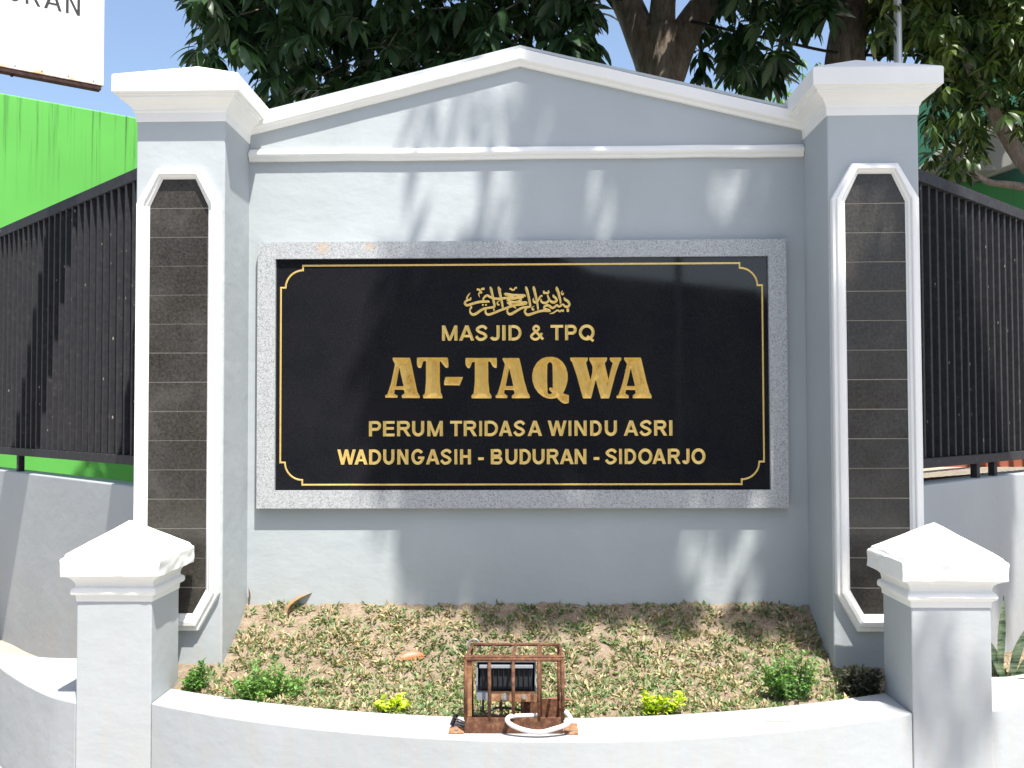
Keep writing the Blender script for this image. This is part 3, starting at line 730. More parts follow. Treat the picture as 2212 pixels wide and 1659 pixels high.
# smaller lettering: every letter is built from pen strokes with a shallow V section
def sl(p0, p1, q0, q1):
    """straight stroke between an end cut p0-p1 and an end cut q0-q1"""
    return [(p0, p1), (q0, q1)]
def rib(pts, w):
    out = []
    for i, p in enumerate(pts):
        a = Vector(pts[max(i - 1, 0)]); b = Vector(pts[min(i + 1, len(pts) - 1)])
        d = (b - a).normalized(); n = Vector((-d.y, d.x)) * (w / 2)
        out.append(((p[0] + n.x, p[1] + n.y), (p[0] - n.x, p[1] - n.y)))
    return out
def arc(cx, cy, rx, ry, a0, a1, n=12):
    return [(cx + rx * math.cos(math.radians(a0 + (a1 - a0) * k / n)), cy + ry * math.sin(math.radians(a0 + (a1 - a0) * k / n))) for k in range(n + 1)]
def letter_strokes(ch, W, w=0.205):
    """strokes of a bold grotesque capital of height 1 and width W"""
    h = w / 2
    def leg(a, b, t=w * 1.08, y0=0.0, y1=1.0):      # slanted leg, bottom left a, top left b
        return sl((a, y0), (a + t, y0), (b, y1), (b + t, y1))
    def stem(x):
        return sl((x, 0), (x + w, 0), (x, 1), (x + w, 1))
    def bar(x0, x1, y, t=w * .86):
        return sl((x0, y - t / 2), (x0, y + t / 2), (x1, y - t / 2), (x1, y + t / 2))
    t = w * 0.86; b = t / 2
    def bowl(x0, y0, y1, xe):                        # D-shaped stroke from the stem and back
        r = (y1 - y0) / 2 - b; rx = min(r, (xe - x0) * .62)
        p = [(x0, y1 - b), (xe - h - rx, y1 - b)] + arc(xe - h - rx, (y0 + y1) / 2, rx, r, 90, -90, 12)[1:] + [(x0, y0 + b)]
        return rib(p, t * 1.08)
    if ch == 'I': return [sl((0, 0), (W, 0), (0, 1), (W, 1))]
    if ch == '-': return [sl((0, .28), (0, .46), (W, .28), (W, .46))]
    if ch == 'T': return [bar(0, W, 1 - b), sl(((W - w) / 2, 0), ((W + w) / 2, 0), ((W - w) / 2, 1 - t), ((W + w) / 2, 1 - t))]
    if ch == 'H': return [stem(0), stem(W - w), bar(w, W - w, .52)]
    if ch == 'E': return [stem(0), bar(w, W, 1 - b), bar(w, W * .94, .52), bar(w, W, b)]
    if ch == 'A': return [leg(0, W / 2 - h), leg(W - w * 1.08, W / 2 - h), bar(W * .22, W * .78, .30, t * .9)]
    if ch == 'M': return [stem(0), stem(W - w), leg(W / 2 - h, 0.02, w * .95), leg(W / 2 - h, W - w * .97, w * .95)]
    if ch == 'N': return [stem(0), stem(W - w), leg(W - w * 1.02, 0.0, w * 1.02)]
    if ch == 'W':
        k = (W - w) / 4
        return [leg(k, 0, w), leg(k, 2 * k, w * .95), leg(3 * k, 2 * k, w * .95), leg(3 * k, 4 * k, w)]
    if ch == 'D': return [stem(0), bowl(w, 0, 1, W)]
    if ch == 'P': return [stem(0), bowl(w, .37, 1, W)]
    if ch == 'R': return [stem(0), bowl(w, .42, 1, W * .94), leg(W - w * 1.15, W * .42, w * 1.12, 0, .44)]
    if ch == 'B': return [stem(0), bowl(w, .46, 1, W * .94), bowl(w, 0, .54, W)]
    if ch == 'U': return [rib([(h, 1)] + [(h, .6)] + arc(W / 2, .40, W / 2 - h, .40 - b, 180, 360, 14) + [(W - h, .6), (W - h, 1)], w)]
    if ch == 'J': return [rib([(W - h, 1), (W - h, .5)] + arc(W * .52, .28, W * .48 - h, .28 - b, 0, -165, 12), w)]
    if ch == 'O': return [rib(arc(W / 2, .5, W / 2 - h, .5 - b + .012, 0, 360, 28), w * .96)]
    if ch == 'Q': return [rib(arc(W / 2, .5, W / 2 - h, .5 - b + .012, 0, 360, 28), w * .96), rib([(W * .52, .26), (W * .92, -.06)], w * .82)]
    if ch == 'G': return [rib(arc(W / 2, .5, W / 2 - h, .5 - b + .012, 38, 325, 24) + [(W - h * .9, .42)], w * .95), bar(W * .52, W, .44, t * .92)]
    if ch == 'S':
        c = smooth_path([(W * .90, .76), (W * .70, .91), (W * .42, .91), (W * .15, .74), (W * .35, .56), (W * .68, .45), (W * .86, .27), (W * .60, .09), (W * .30, .09), (W * .07, .28)], 4)
        return [rib(c, w * .90)]
    if ch == '&':
        c = smooth_path([(W * .98, .06), (W * .66, .38), (W * .30, .74), (W * .42, .93), (W * .62, .88), (W * .66, .72), (W * .40, .53), (W * .12, .28), (W * .30, .08), (W * .58, .10), (W * .82, .34), (W * .88, .48)], 4)
        return [rib(c, w * .80)]
    return []
def letter_mesh(ch, wd, ht, up, depth=0.0016, w=0.205):
    V = []; F = []
    for si, st in enumerate(letter_strokes(ch, wd / ht, w)):
        o_ = up + si * 0.00006; n0 = len(V)
        for a, b in st:
            m_ = ((a[0] + b[0]) / 2, (a[1] + b[1]) / 2)
            for q, yy in ((a, 0.0), (a, o_ + .0), (m_, o_ - depth), (b, o_), (b, 0.0)):
                V.append((q[0] * ht, -yy, q[1] * ht))
        for i in range(len(st) - 1):
            for k in range(4):
                F.append((n0 + i * 5 + k, n0 + (i + 1) * 5 + k, n0 + (i + 1) * 5 + k + 1, n0 + i * 5 + k + 1))
    return V, F
LINES = [ROWS[:10], ROWS[10:31], ROWS[31:]]
ROWS = []
for ln in LINES:
    za = (ln[0][3] + ln[-1][3]) / 2; zb = (ln[0][4] + ln[-1][4]) / 2
    ROWS += [(r[0], r[1], r[2], za, zb) for r in ln]
_lm = {}
for ch, x0, x1, z0, z1 in ROWS:
    key = (ch, round(x1 - x0, 3), round(z1 - z0, 3))
    if key not in _lm:
        V, F = letter_mesh(ch, x1 - x0, z1 - z0, 0.0021)
        me = bpy.data.meshes.new('letter'); me.from_pydata(V, [], F); me.materials.append(M['gold']); _lm[key] = me
    o = bpy.data.objects.new('letter', _lm[key]); COL.objects.link(o)
    o.location = (x0, YS - 0.0002, z0)
    L(o, pl)

# calligraphy: one ribbon per pen stroke, slightly domed
cal = MB()
for si, s in enumerate(STROKES):
    p = smooth_path(s, 5) if len(s) > 2 else s
    base = YS - 0.0003 - 0.00002 * si
    rows = []
    for i, (x, z, wd) in enumerate(p):
        a = Vector(p[max(i - 1, 0)][:2]); b = Vector(p[min(i + 1, len(p) - 1)][:2])
        d = (b - a).normalized() if (b - a).length > 1e-7 else Vector((1, 0))
        nn = Vector((-d.y, d.x)) * (wd / 2)
        rows.append([(x + nn.x, base, z + nn.y), (x + nn.x * .4, base - .0012, z + nn.y * .4), (x - nn.x * .4, base - .0012, z - nn.y * .4), (x - nn.x, base, z - nn.y)])
    vs = [q for r in rows for q in r]
    fs = [(i * 4 + k, (i + 1) * 4 + k, (i + 1) * 4 + k + 1, i * 4 + k + 1) for i in range(len(rows) - 1) for k in range(3)]
    cal.add(vs, fs)
L(cal.build('calligraphy', M['gold']), pl)

# gold border line with stepped round corners
bx0, bx1, bz0, bz1 = -1.194, 1.146, 1.262, 2.330
R_, S_ = 0.108, 0.023
def corner(cx, cz, sx, sz):
    pts = [(cx, cz - sz * R_), (cx - sx * S_, cz - sz * R_)]
    for k in range(1, 8):
        a = math.radians(90 * k / 8)
        rr = R_ - S_
        ox, oz = cx - sx * R_, cz - sz * R_
        pts.append((ox + sx * math.cos(a) * rr, oz + sz * math.sin(a) * rr))
    pts += [(cx - sx * R_, cz - sz * S_), (cx - sx * R_, cz)]
    return pts
path = corner(bx1, bz1, 1, 1) + corner(bx0, bz1, -1, 1)[::-1] + corner(bx0, bz0, -1, -1) + corner(bx1, bz0, 1, -1)[::-1]
bl = sweep_profile(path, [(-0.0042, YS - .0003), (-0.002, YS - 0.0012), (0.002, YS - 0.0012), (0.0042, YS - .0003)], 'border_line', M['gold'], pl, closed=True)
bl.modifiers.clear()

# ------------------------------------------------------------------ gate pillars
def octagon(hw, hc, z0, zc0, zc1, z1):
    return [(-hc, z0), (hc, z0), (hw, zc0), (hw, zc1), (hc, z1), (-hc, z1), (-hw, zc1), (-hw, zc0)]
OUT = octagon(0.194, 0.102, 0.640, 0.806, 2.558, 2.716)
INN = octagon(0.133, 0.074, 0.716, 0.822, 2.545, 2.670)
def clip_row(poly, za, zb):
    """slice of a convex polygon between two heights"""
    def cut(ps, z, above):
        out = []
        for i in range(len(ps)):
            a = ps[i - 1]; b = ps[i]
            ia = (a[1] >= z) if above else (a[1] <= z); ib = (b[1] >= z) if above else (b[1] <= z)
            if ia != ib:
                t = (z - a[1]) / (b[1] - a[1]); out.append((a[0] + (b[0] - a[0]) * t, z))
            if ib:
                out.append(b)
        return out
    return cut(cut(poly, za, True), zb, False)
def make_pillar(sx, label):
    cx = sx * PC
    r = root('gate_pillar', label, 'pillar', (cx, (PY0 + PY1) / 2, 0.0), 'tall gate pillars beside the name wall')
    sh = MB().box(cx - PH, cx + PH, PY0, PY1, 0.0, 2.945).build('shaft', M['grey'])
    bevel(sh, 0.007, 3); L(sh, r)
    cyp = (PY0 + PY1) / 2
    lv = [(PH + .004, 2.938), (PH + .006, 2.978), (PH + .010, 2.982), (PH + .013, 2.990), (PH + .019, 3.000), (PH + .031, 3.012), (PH + .047, 3.023),
          (PH + .058, 3.030), (PH + .060, 3.032), (PH + .061, 3.041), (PH + .069, 3.043), (PH + .070, 3.050), (PH + .083, 3.052), (PH + .084, 3.128), (PH + .078, 3.133), (0.004, 3.262 if sx < 0 else 3.262)]
    cp = MB().stack(cx, cyp, lv, 0.0012).build('capital', M['white'])
    bevel(cp, 0.004, 2, 40); L(cp, r)
    # moulding ring
    prof = [(0, 0), (0, .020), (.05, .028), (.26, .030), (.30, .040), (.36, .043), (.58, .046), (.66, .043), (.70, .033), (.86, .030), (.93, .022), (1, .018), (1, 0.0)]
    vs = []
    for t, h in prof:
        for (ox, oz), (ix, iz) in zip(OUT, INN):
            vs.append((cx + ox + (ix - ox) * t, PY0 + 0.001 - h - (0.0 if h else -0.002), oz + (iz - oz) * t))
    fs = [(i * 8 + k, i * 8 + (k + 1) % 8, (i + 1) * 8 + (k + 1) % 8, (i + 1) * 8 + k) for i in range(len(prof) - 1) for k in range(8)]
    md = fix_normals(mesh_obj('panel_moulding', vs, fs, M['white'])); L(md, r); bevel(md, 0.0015, 2, 25)
    gb = fix_normals(prism([(cx + x, z) for x, z in octagon(0.1335, 0.0745, 0.7155, 0.8215, 2.5455, 2.6705)], PY0 - 0.0125, PY0 + 0.001, 'grout_bed', M['grout'])); L(gb, r)
    z = 0.716
    hts = [0.0] + [0.1155 + 0.1312 * k for k in range(0, 14)]
    edges = [0.716] + [0.716 + 0.116 + 0.1312 * k for k in range(14)] + [2.671]
    for a, b in zip(edges[:-1], edges[1:]):
        gp = 0.0020
        poly = clip_row(INN, a + gp, b - gp)
        if len(poly) < 3:
            continue
        proud = 0.0155 + random.uniform(-.0008, .0012)
        poly = [(cx + x * 0.996 + random.uniform(-.0006, .0006), z + random.uniform(-.0005, .0005)) for x, z in poly]
        t = fix_normals(prism(poly, PY0 - proud, PY0 - 0.011, 'tile', M['basalt'])); L(t, r); bevel(t, 0.0012, 1)
    return r
make_pillar(-1, 'left tall grey pillar with brown stone tile strip, standing in full sun beside the bright green wall')
make_pillar(1, 'right tall grey pillar with dark stone tile strip, in tree shade below the steel pole')

# ------------------------------------------------------------------ front posts
def roughen(o, amp):
    bm = bmesh.new(); bm.from_mesh(o.data)
    bmesh.ops.subdivide_edges(bm, edges=[e for e in bm.edges if e.calc_length() > .03], cuts=7, use_grid_fill=True)
    for v in bm.verts:
        if v.co.z > .94:
            q = v.co * 26; a = amp if v.co.z < 1.05 else amp * .45
            k = noise.noise(q) + .6 * noise.noise(q * 2.7)
            edge = 1.0
            v.co += Vector((noise.noise(q + Vector((9, 0, 0))), noise.noise(q + Vector((0, 9, 0))), k * .9)) * a * edge
    bm.to_mesh(o.data); bm.free()
    return bevel(o, 0.0025, 2, 40)
def make_post(x0, y0, label):
    wp = 0.3067; h = wp / 2; cx = x0 + h; cy = y0 + h
    r = root('front_post', label, 'post', (cx, cy, 0), 'short front posts of the planter')
    sh = MB().box(cx - h, cx + h, cy - h, cy + h, 0, 0.850).build('shaft', M['grey_low']); bevel(sh, 0.006, 3); L(sh, r)
    lv = [(h + .002, .846), (h + .005, .872), (h + .011, .873), (h + .018, .878), (h + .020, .888), (h + .018, .899), (h + .011, .904), (h + .005, .907),
          (h + .006, .918), (h + .010, .930), (h + .019, .941), (h + .032, .949), (h + .042, .953), (h + .048, .954), (h + .050, 1.018), (h + .046, 1.026),
          (h + .040, 1.030), (h + .034, 1.041), (0.004, 1.158)]
    cp = MB().stack(cx, cy, lv, 0.0018).build('cap', M['white']); roughen(cp, 0.0042)
    L(cp, r)
    return r
make_post(-1.8195, -0.808, 'left short grey post with white pyramid cap in front of the sunlit pillar')
make_post(1.4988, -0.9146, 'right short grey post with white pyramid cap beside the snake plant')

# ------------------------------------------------------------------ low curved walls
def low_wall(name, label, front, rear, z1):
    r = slab_z([Vector(p) for p in front] + [Vector(p) for p in rear[::-1]], 0.0, z1, name, M['grey_low'])
    fix_normals(r); bevel(r, 0.006, 3)
    return tag(r, label, 'wall')
xs = [-1.511 + 3.008 * i / 48 for i in range(49)]
low_wall('planter_wall', 'low curved pale grey planter wall carrying the rusty lamp cage', [(x, front_y(x)) for x in xs], [(x, inner_y(x)) for x in xs], 0.440)
lf = smooth_path([(-1.821, -0.806), (-1.97, -0.715), (-2.15, -0.553), (-2.30, -0.40), (-2.44, -0.245), (-2.60, -0.02)], 6)
lr = smooth_path([(-1.821, -0.085), (-2.05, -0.085), (-2.30, -0.07), (-2.60, 0.02)], 6)
low_wall('wing_wall', 'low pale grey wall with concave sunlit top left of the left short post', lf, lr, 0.440)
rf = smooth_path([(1.807, -0.886), (1.90, -0.84), (2.0, -0.785), (2.2, -0.655), (2.45, -0.44), (2.9, 0.0)], 6)
rr = smooth_path([(1.807, -0.33), (2.0, -0.375), (2.15, -0.36), (2.35, -0.22), (2.55, 0.0), (2.75, 0.2)], 6)
low_wall('wing_wall', 'low pale grey wall right of the right short post, below the snake plant', rf, rr, 0.440)

def make_boundary(sx, label, zt):
    d = Vector((sx * .7071, .7071)); fn = Vector((sx * .7071, -.7071)) if sx > 0 else Vector((-.7071, -.7071))
    # front normal: right fence (0.707,-0.707), left fence (-0.707,-0.707)
    a = Vector((sx * 1.88, 0.18)); b = a + d * 5.0
    o = 0.05
    pts = [a + fn * o, b + fn * o, b - fn * (.10), a - fn * (.10)]
    w_ = slab_z([tuple(p) for p in pts], 0.0, zt, 'boundary_wall', M['grey_wall']); fix_normals(w_); bevel(w_, 0.008, 3)
    return tag(w_, label, 'wall', 'diagonal boundary walls under the black fences')
make_boundary(-1, 'diagonal grey boundary wall under the left black fence, crossed by sharp shadows', 1.235)
make_boundary(1, 'diagonal grey boundary wall under the right black fence, with leaf shadows', 1.235)

# ------------------------------------------------------------------ black fences
def make_fence(sx, label, ztop, zbot):
    d = Vector((sx * .7071, .7071, 0)); fn = Vector((sx * .7071, -.7071, 0))
    ang = math.atan2(d.y, d.x)
    a = Vector((sx * 1.88, 0.18, 0))
    r = root('fence', label, 'fence', (a.x, a.y, zbot), 'black metal fences behind the pillars')
    Ln = 4.3
    def rail(z0, z1, name, t=0.036):
        mb = MB(); p = a + d * -0.02; q = a + d * Ln
        vs = [(P.x + fn.x * k, P.y + fn.y * k, z) for z in (z0, z1) for P, k in ((p, t), (q, t), (q, -t), (p, -t))]
        mb.add(vs, [(0, 3, 2, 1), (4, 5, 6, 7), (0, 1, 5, 4), (1, 2, 6, 5), (2, 3, 7, 6), (3, 0, 4, 7)])
        o = mb.build(name, M['black']); L(o, r); bevel(o, .003, 2)
    rail(ztop - 0.062, ztop, 'top_rail')
    rail(zbot, zbot + 0.05, 'bottom_rail')
    me = None
    nb = int(Ln / 0.097)
    proto = MB().box(-0.0115, 0.0115, -0.020, 0.034, zbot + 0.0505, ztop - 0.0625).build('bar', M['black'])
    me = proto.data; bpy.data.objects.remove(proto)
    for i in range(nb):
        p = a + d * (0.04 + 0.097 * i)
        o = bpy.data.objects.new('bar', me); COL.objects.link(o)
        o.matrix_world = Matrix.Translation((p.x, p.y, 0)) @ Matrix.Rotation(ang + random.uniform(-.04, .04), 4, 'Z')
        bevel(o, .002, 1)
        o.parent = r; o.matrix_parent_inverse = Matrix.Translation(-Vector(r.location))
    for s in ((2.08, 3.6) if sx < 0 else (0.93, 1.19, 2.6)):
        p = a + d * s
        f = MB().box(-.022, .022, -.018, .018, 1.23, zbot + 0.001, Matrix.Translation((p.x, p.y, 0)) @ Matrix.Rotation(ang, 4, 'Z')).build('foot', M['black'])
        L(f, r)
    return r
make_fence(-1, 'black upright bar fence left of the sunlit pillar, before the bright green wall', 2.90, 1.342)
make_fence(1, 'black upright bar fence right of the shaded pillar, under dark leaves', 2.86, 1.318)

# ------------------------------------------------------------------ green buildings
d = Vector((0.785, 0.62, 0)).normalized()
A0 = Vector((-4.95, 0, 0)); A0.y = 3.348 + (A0.x + 4.46) * (0.728 / 0.882)
A1 = Vector((-3.578 + 1.0, 0, 0)); A1.y = 4.076 + 1.0 * (0.728 / 0.882)
gb = root('green_building', 'bright green rendered wall with dark drip stains along its top, left of the pillar', 'building', (A0.x, A0.y, 0))
bk = Vector((-0.62, 0.785, 0)) * 3.0
pts = [(A0.x, A0.y), (A1.x, A1.y), (A1.x + bk.x, A1.y + bk.y), (A0.x + bk.x, A0.y + bk.y)]
o = slab_z(pts, 0, 4.335, 'wall', M['green']); fix_normals(o); L(o, gb); bevel(o, .01, 2)

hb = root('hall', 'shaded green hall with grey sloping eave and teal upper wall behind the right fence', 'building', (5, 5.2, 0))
o = MB().box(2.9, 9.0, 5.25, 8.5, 0, 3.95).build('lower_wall', M['green_shaded']); L(o, hb)
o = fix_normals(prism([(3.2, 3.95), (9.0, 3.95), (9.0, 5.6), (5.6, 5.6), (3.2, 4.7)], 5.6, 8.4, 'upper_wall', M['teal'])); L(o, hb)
o = fix_normals(prism([(3.85, 3.955), (4.55, 3.955), (5.35, 4.24), (5.35, 4.46), (4.35, 4.40)], 4.75, 5.55, 'eave', M['fascia'])); L(o, hb); bevel(o, .01, 2)

# house over the street, seen mirrored in the plaque
hs = root('street_house', 'dark low roofed house across the street, mirrored in the black plaque', 'building', (-4, -12.5, 0))
L(MB().box(-12, -1.2, -17, -12.0, 0, 6.0).build('wall', M['house_wall']), hs)
line = [(-1.2, 4.98), (0.5, 4.25), (1.1, 3.97), (3.8, 3.67), (4.25, 3.40), (9.0, 2.9)]
L(fix_normals(prism([(-1.19, 0)] + [(x, z - .1) for x, z in line] + [(9.0, 0)], -16.9, -12.1, 'side_wall', M['house_wall'])), hs)
L(fix_normals(prism(line + [(x, z - .09) for x, z in line[::-1]], -17.2, -11.7, 'roof', M['roof_tile'])), hs)
o = MB(); o.add([(-12.4, -11.6, 5.9), (-0.9, -11.6, 5.9), (-0.9, -17.4, 5.9), (-12.4, -17.4, 5.9), (-10, -14.5, 7.8), (-3, -14.5, 7.8)],
      [(0, 1, 5, 4), (1, 2, 5), (2, 3, 4, 5), (3, 0, 4), (3, 2, 1, 0)])
L(o.build('main_roof', M['roof_tile']), hs)
for k in range(4):
    x = -10.5 + 3.0 * k
    f = MB().box(x, x + 1.2, -12.06, -11.98, 1.0, 2.3).build('window', M['glass']); L(f, hs)
L(MB().box(-2.4, -1.4, -12.05, -11.98, 0.0, 2.1).build('door', M['roof_tile']), hs)
up = MB().tube([(2.42, -11.2, 0), (2.42, -11.2, 8.0)], 0.055, 12).build('utility_pole', M['fascia'], smooth=True)
tag(up, 'thin grey utility pole across the street, mirrored in the plaque', 'pole')

# ------------------------------------------------------------------ street sign board, top left
D5 = 5.3
SR = Vector((-2.411, 0.724, 3.484))           # lower right corner
sd = Vector((-0.340 * 1.0, -0.270, 0)).normalized()   # direction to the left along the board
sgn = root('sign_board', 'white sign board with rusty lower edge and faded black letters, overhead at left', 'sign', (SR.x, SR.y, SR.z))
LB, HB = 1.55, 1.05
ex = -sd; ez = Vector((0, 0, 1)); ey = ez.cross(ex).normalized()     # ey points away from the camera
RM = Matrix((ex, ey, ez)).transposed().to_4x4(); RM.translation = SR
def board_box(x0, x1, y0, y1, z0, z1):
    return [(x0, x1, y0, y1, z0, z1)]
def put(o, r):
    o.parent = r
    return o
sgn.matrix_world = RM
pan = put(MB().box(-LB, 0, 0, 0.022, 0.0, HB).build('panel', M['sign_white']), sgn); bevel(pan, .003, 2)
put(MB().box(-LB, -0.012, 0.004, 0.060, -0.022, -0.0015).build('lower_frame', M['rust_dark']), sgn)
put(MB().box(-LB, -0.012, 0.024, 0.060, 0.0, 0.03).build('back_rail', M['rust_dark']), sgn)
for k in range(12):
    x = -0.055 - 0.135 * k
    put(MB().tube([(x, -0.002, 0.018), (x, 0.001, 0.018)], 0.0045, 8).build('rivet', M['lamp_grey']), sgn)
put(MB().tube([(-0.47, 0.03, -0.035), (-0.47, 0.03, -0.022)], 0.008, 8).build('bolt', M['rust_dark']), sgn)
for ch, x0, x1 in (('N', -0.195, -0.124), ('A', -0.302, -0.215), ('R', -0.390, -0.317), ('U', -0.475, -0.412), ('D', -0.565, -0.497), ('U', -0.650, -0.585), ('B', -0.735, -0.668)):
    V, F = letter_mesh(ch, x1 - x0, 0.108, 0.0008, 0.0002, 0.135)
    put(mesh_obj('letter', [((x + x0) * 1.057, y - .0003, (z + 0.352) * 1.057) for x, y, z in V], F, M['sign_black']), sgn)
# carrying pole at its far left end
sp = RM @ Vector((-LB + 0.05, 0.09, 0))
po = MB().tube([(sp.x, sp.y, 0), (sp.x, sp.y, 4.6)], 0.035, 12).build('sign_pole', M['rust_dark'], smooth=True)
L(po, sgn); po.matrix_parent_inverse = RM.inverted()

# ------------------------------------------------------------------ steel pole, cable
fp = root('flag_pole', 'slim galvanised steel pole rising behind the right pillar cap', 'pole', (2.50, 1.80, 0))
L(MB().tube([(2.503, 1.80, 0.0), (2.503, 1.80, 7.0)], 0.027, 14).build('shaft', M['steel'], smooth=True), fp)
L(MB().tube([(2.503, 1.80, 0.0), (2.503, 1.80, 1.2)], 0.036, 14).build('sleeve', M['steel'], smooth=True), fp)
cb = MB().tube(smooth_path([(1.3, 2.9, 4.70), (2.0, 3.0, 4.58), (2.6, 3.1, 4.50), (3.4, 3.2, 4.52)], 6), 0.012, 6).build('cable', M['cable'], smooth=True)
tag(cb, 'thin dark cable strung between the two mango trunks', 'cable')

# ------------------------------------------------------------------ leaves
def leaf_template(stations, wscale=0.115, droop=0.22, fold=0.25):
    """unit-length leaf along +x, z up, as (verts, faces)"""
    prof = {7: [0.05, .62, .95, 1.0, .84, .5, .03], 5: [.05, .85, 1.0, .65, .03], 3: [.1, 1.0, .05]}[stations]
    V = []; F = []
    for i, p in enumerate(prof):
        t = i / (stations - 1)
        z = -droop * t * t
        h = wscale * p
        V += [(t * (1 - .12 * t), h, z + h * fold), (t * (1 - .12 * t), 0, z), (t * (1 - .12 * t), -h, z + h * fold)]
    for i in range(stations - 1):
        a = i * 3
        F += [(a, a + 1, a + 4, a + 3), (a + 1, a + 2, a + 5, a + 4)]
    return np.array(V), np.array(F)

def frames(P, D, U, Lm):
    """matrices (n,3,3) whose columns are length-scaled x, y, z axes"""
    D = D / np.linalg.norm(D, axis=1, keepdims=True)
    Y = np.cross(U, D); Y /= (np.linalg.norm(Y, axis=1, keepdims=True) + 1e-9)
    Z = np.cross(D, Y)
    return np.stack([D, Y, Z], axis=2) * Lm[:, None, None]

def leaves_mesh(name, P, R, tmpl, material, parent=None):
    V, F = tmpl
    n = len(P)
    VV = (np.einsum('nij,kj->nki', R, V) + P[:, None, :]).reshape(-1, 3)
    FF = (F[None, :, :] + (np.arange(n) * len(V))[:, None, None]).reshape(-1, 4)
    me = bpy.data.meshes.new(name)
    me.vertices.add(len(VV)); me.vertices.foreach_set('co', VV.astype(np.float32).ravel())
    me.loops.add(FF.size); me.loops.foreach_set('vertex_index', FF.astype(np.int32).ravel())
    me.polygons.add(len(FF)); me.polygons.foreach_set('loop_start', np.arange(0, FF.size, 4, dtype=np.int32))
    me.polygons.foreach_set('loop_total', np.full(len(FF), 4, dtype=np.int32))
    me.polygons.foreach_set('use_smooth', np.ones(len(FF), dtype=bool))
    me.update(calc_edges=True); me.validate()
    me.materials.append(material)
    o = bpy.data.objects.new(name, me); COL.objects.link(o)
    if parent is not None:
        L(o, parent)
    return o

def rosettes(centres, nl=(8, 13), length=(0.165, 0.245), droopy=0.85):
    P = []; D = []; U = []; S = []
    for c in centres:
        n = RNG.integers(*nl); a0 = RNG.uniform(0, 6.28)
        tilt = RNG.normal(0, .35, 3)
        for k in range(n):
            a = a0 + 2.4 * k + RNG.normal(0, .2)
            dz = -droopy + RNG.uniform(-.55, .75)
            d = np.array([math.cos(a), math.sin(a), dz]) + tilt * .5
            P.append(c + np.array([math.cos(a), math.sin(a), 0]) * .012 + np.array([0, 0, RNG.uniform(-.03, .03)]))
            D.append(d); U.append(np.array([RNG.normal(0, .3), RNG.normal(0, .3), 1.0])); S.append(RNG.uniform(*length))
    return np.array(P), np.array(D), np.array(U), np.array(S)

def in_polys(x, z, poly):
    return in_poly((x, z), poly)

def sample_crown(poly, y0, y1, n, ztop=None, yref=2.15):
    xs = [p[0] for p in poly]; zs = [p[1] for p in poly]
    out = []
    cx, cy, cz = CAM_POS
    while len(out) < n:
        x = RNG.uniform(min(xs), max(xs)); z = RNG.uniform(min(zs), max(zs)); y = RNG.uniform(y0, y1)
        if not in_poly((x, z), poly):
            continue
        k = (y - cy) / (yref - cy)      # the crown widens with depth
        out.append((cx + (x - cx) * k, y, cz + (z - cz) * k + .06))
    return np.array(out)

def project(P):
    Q = P - np.array(CAM_POS)
    x = Q @ np.array(r2); y = Q @ np.array(u2); z = Q @ np.array(fwd)
    return 1106 + 2116.03 * x / z, 829.5 - 2116.03 * y / z, z

T7 = leaf_template(7, .135); T5 = leaf_template(5, .135); T3 = leaf_template(3, .14)
LEAF_MESH = []
for dr in (0.12, 0.25, 0.40):
    V, F = leaf_template(7, 0.135, dr)
    me = bpy.data.meshes.new('leaf'); me.from_pydata(V.tolist(), [], F.tolist()); me.materials.append(M['mango'])
    me.polygons.foreach_set('use_smooth', [True] * len(me.polygons))
    LEAF_MESH.append(me)

def split_leaves(tree, P, R, visible, material, tmpl=T5, limit=300):
    u, v, dep = project(P + R[:, :, 0] * .5)
    ok = visible(u, v) & (u > 0) & (u < 2212) & (v > 0)
    idx = np.where(ok)[0]
    idx = idx[np.argsort(dep[idx])][:limit]
    sel = np.zeros(len(P), bool); sel[idx] = True
    for i in idx:
        o = bpy.data.objects.new('leaf', LEAF_MESH[int(RNG.integers(3))]); COL.objects.link(o)
        if o.data.materials[0] != material:
            o.material_slots[0].link = 'OBJECT'; o.material_slots[0].material = material
        m4 = Matrix([list(R[i][r]) + [P[i][r]] for r in range(3)] + [[0, 0, 0, 1]])
        o.matrix_world = m4
        o.parent = tree; o.matrix_parent_inverse = Matrix.Translation(-Vector(tree.location))
    return ~sel

def limb(path, r0, r1, name, parent, n=12, wob=.18):
    p = smooth_path(path, 7)
    rs = [r0 + (r1 - r0) * i / (len(p) - 1) for i in range(len(p))]
    L(MB().tube(p, rs, n, wob=wob).build(name, M['bark'], smooth=True), parent)

def twigs(centres, hub, parent, step=9, rad=0.006):
    mb = MB()
    for c in centres[::step]:
        h = hub(c)
        mid = (np.array(c) * .55 + np.array(h) * .45) + RNG.normal(0, .06, 3)
        mb.tube([h, mid, tuple(c)], [rad * 2.2, rad * 1.4, rad * .8], 5, cap=False)
    o = mb.build('twigs', M['bark'], smooth=True); L(o, parent); o['kind'] = 'stuff'

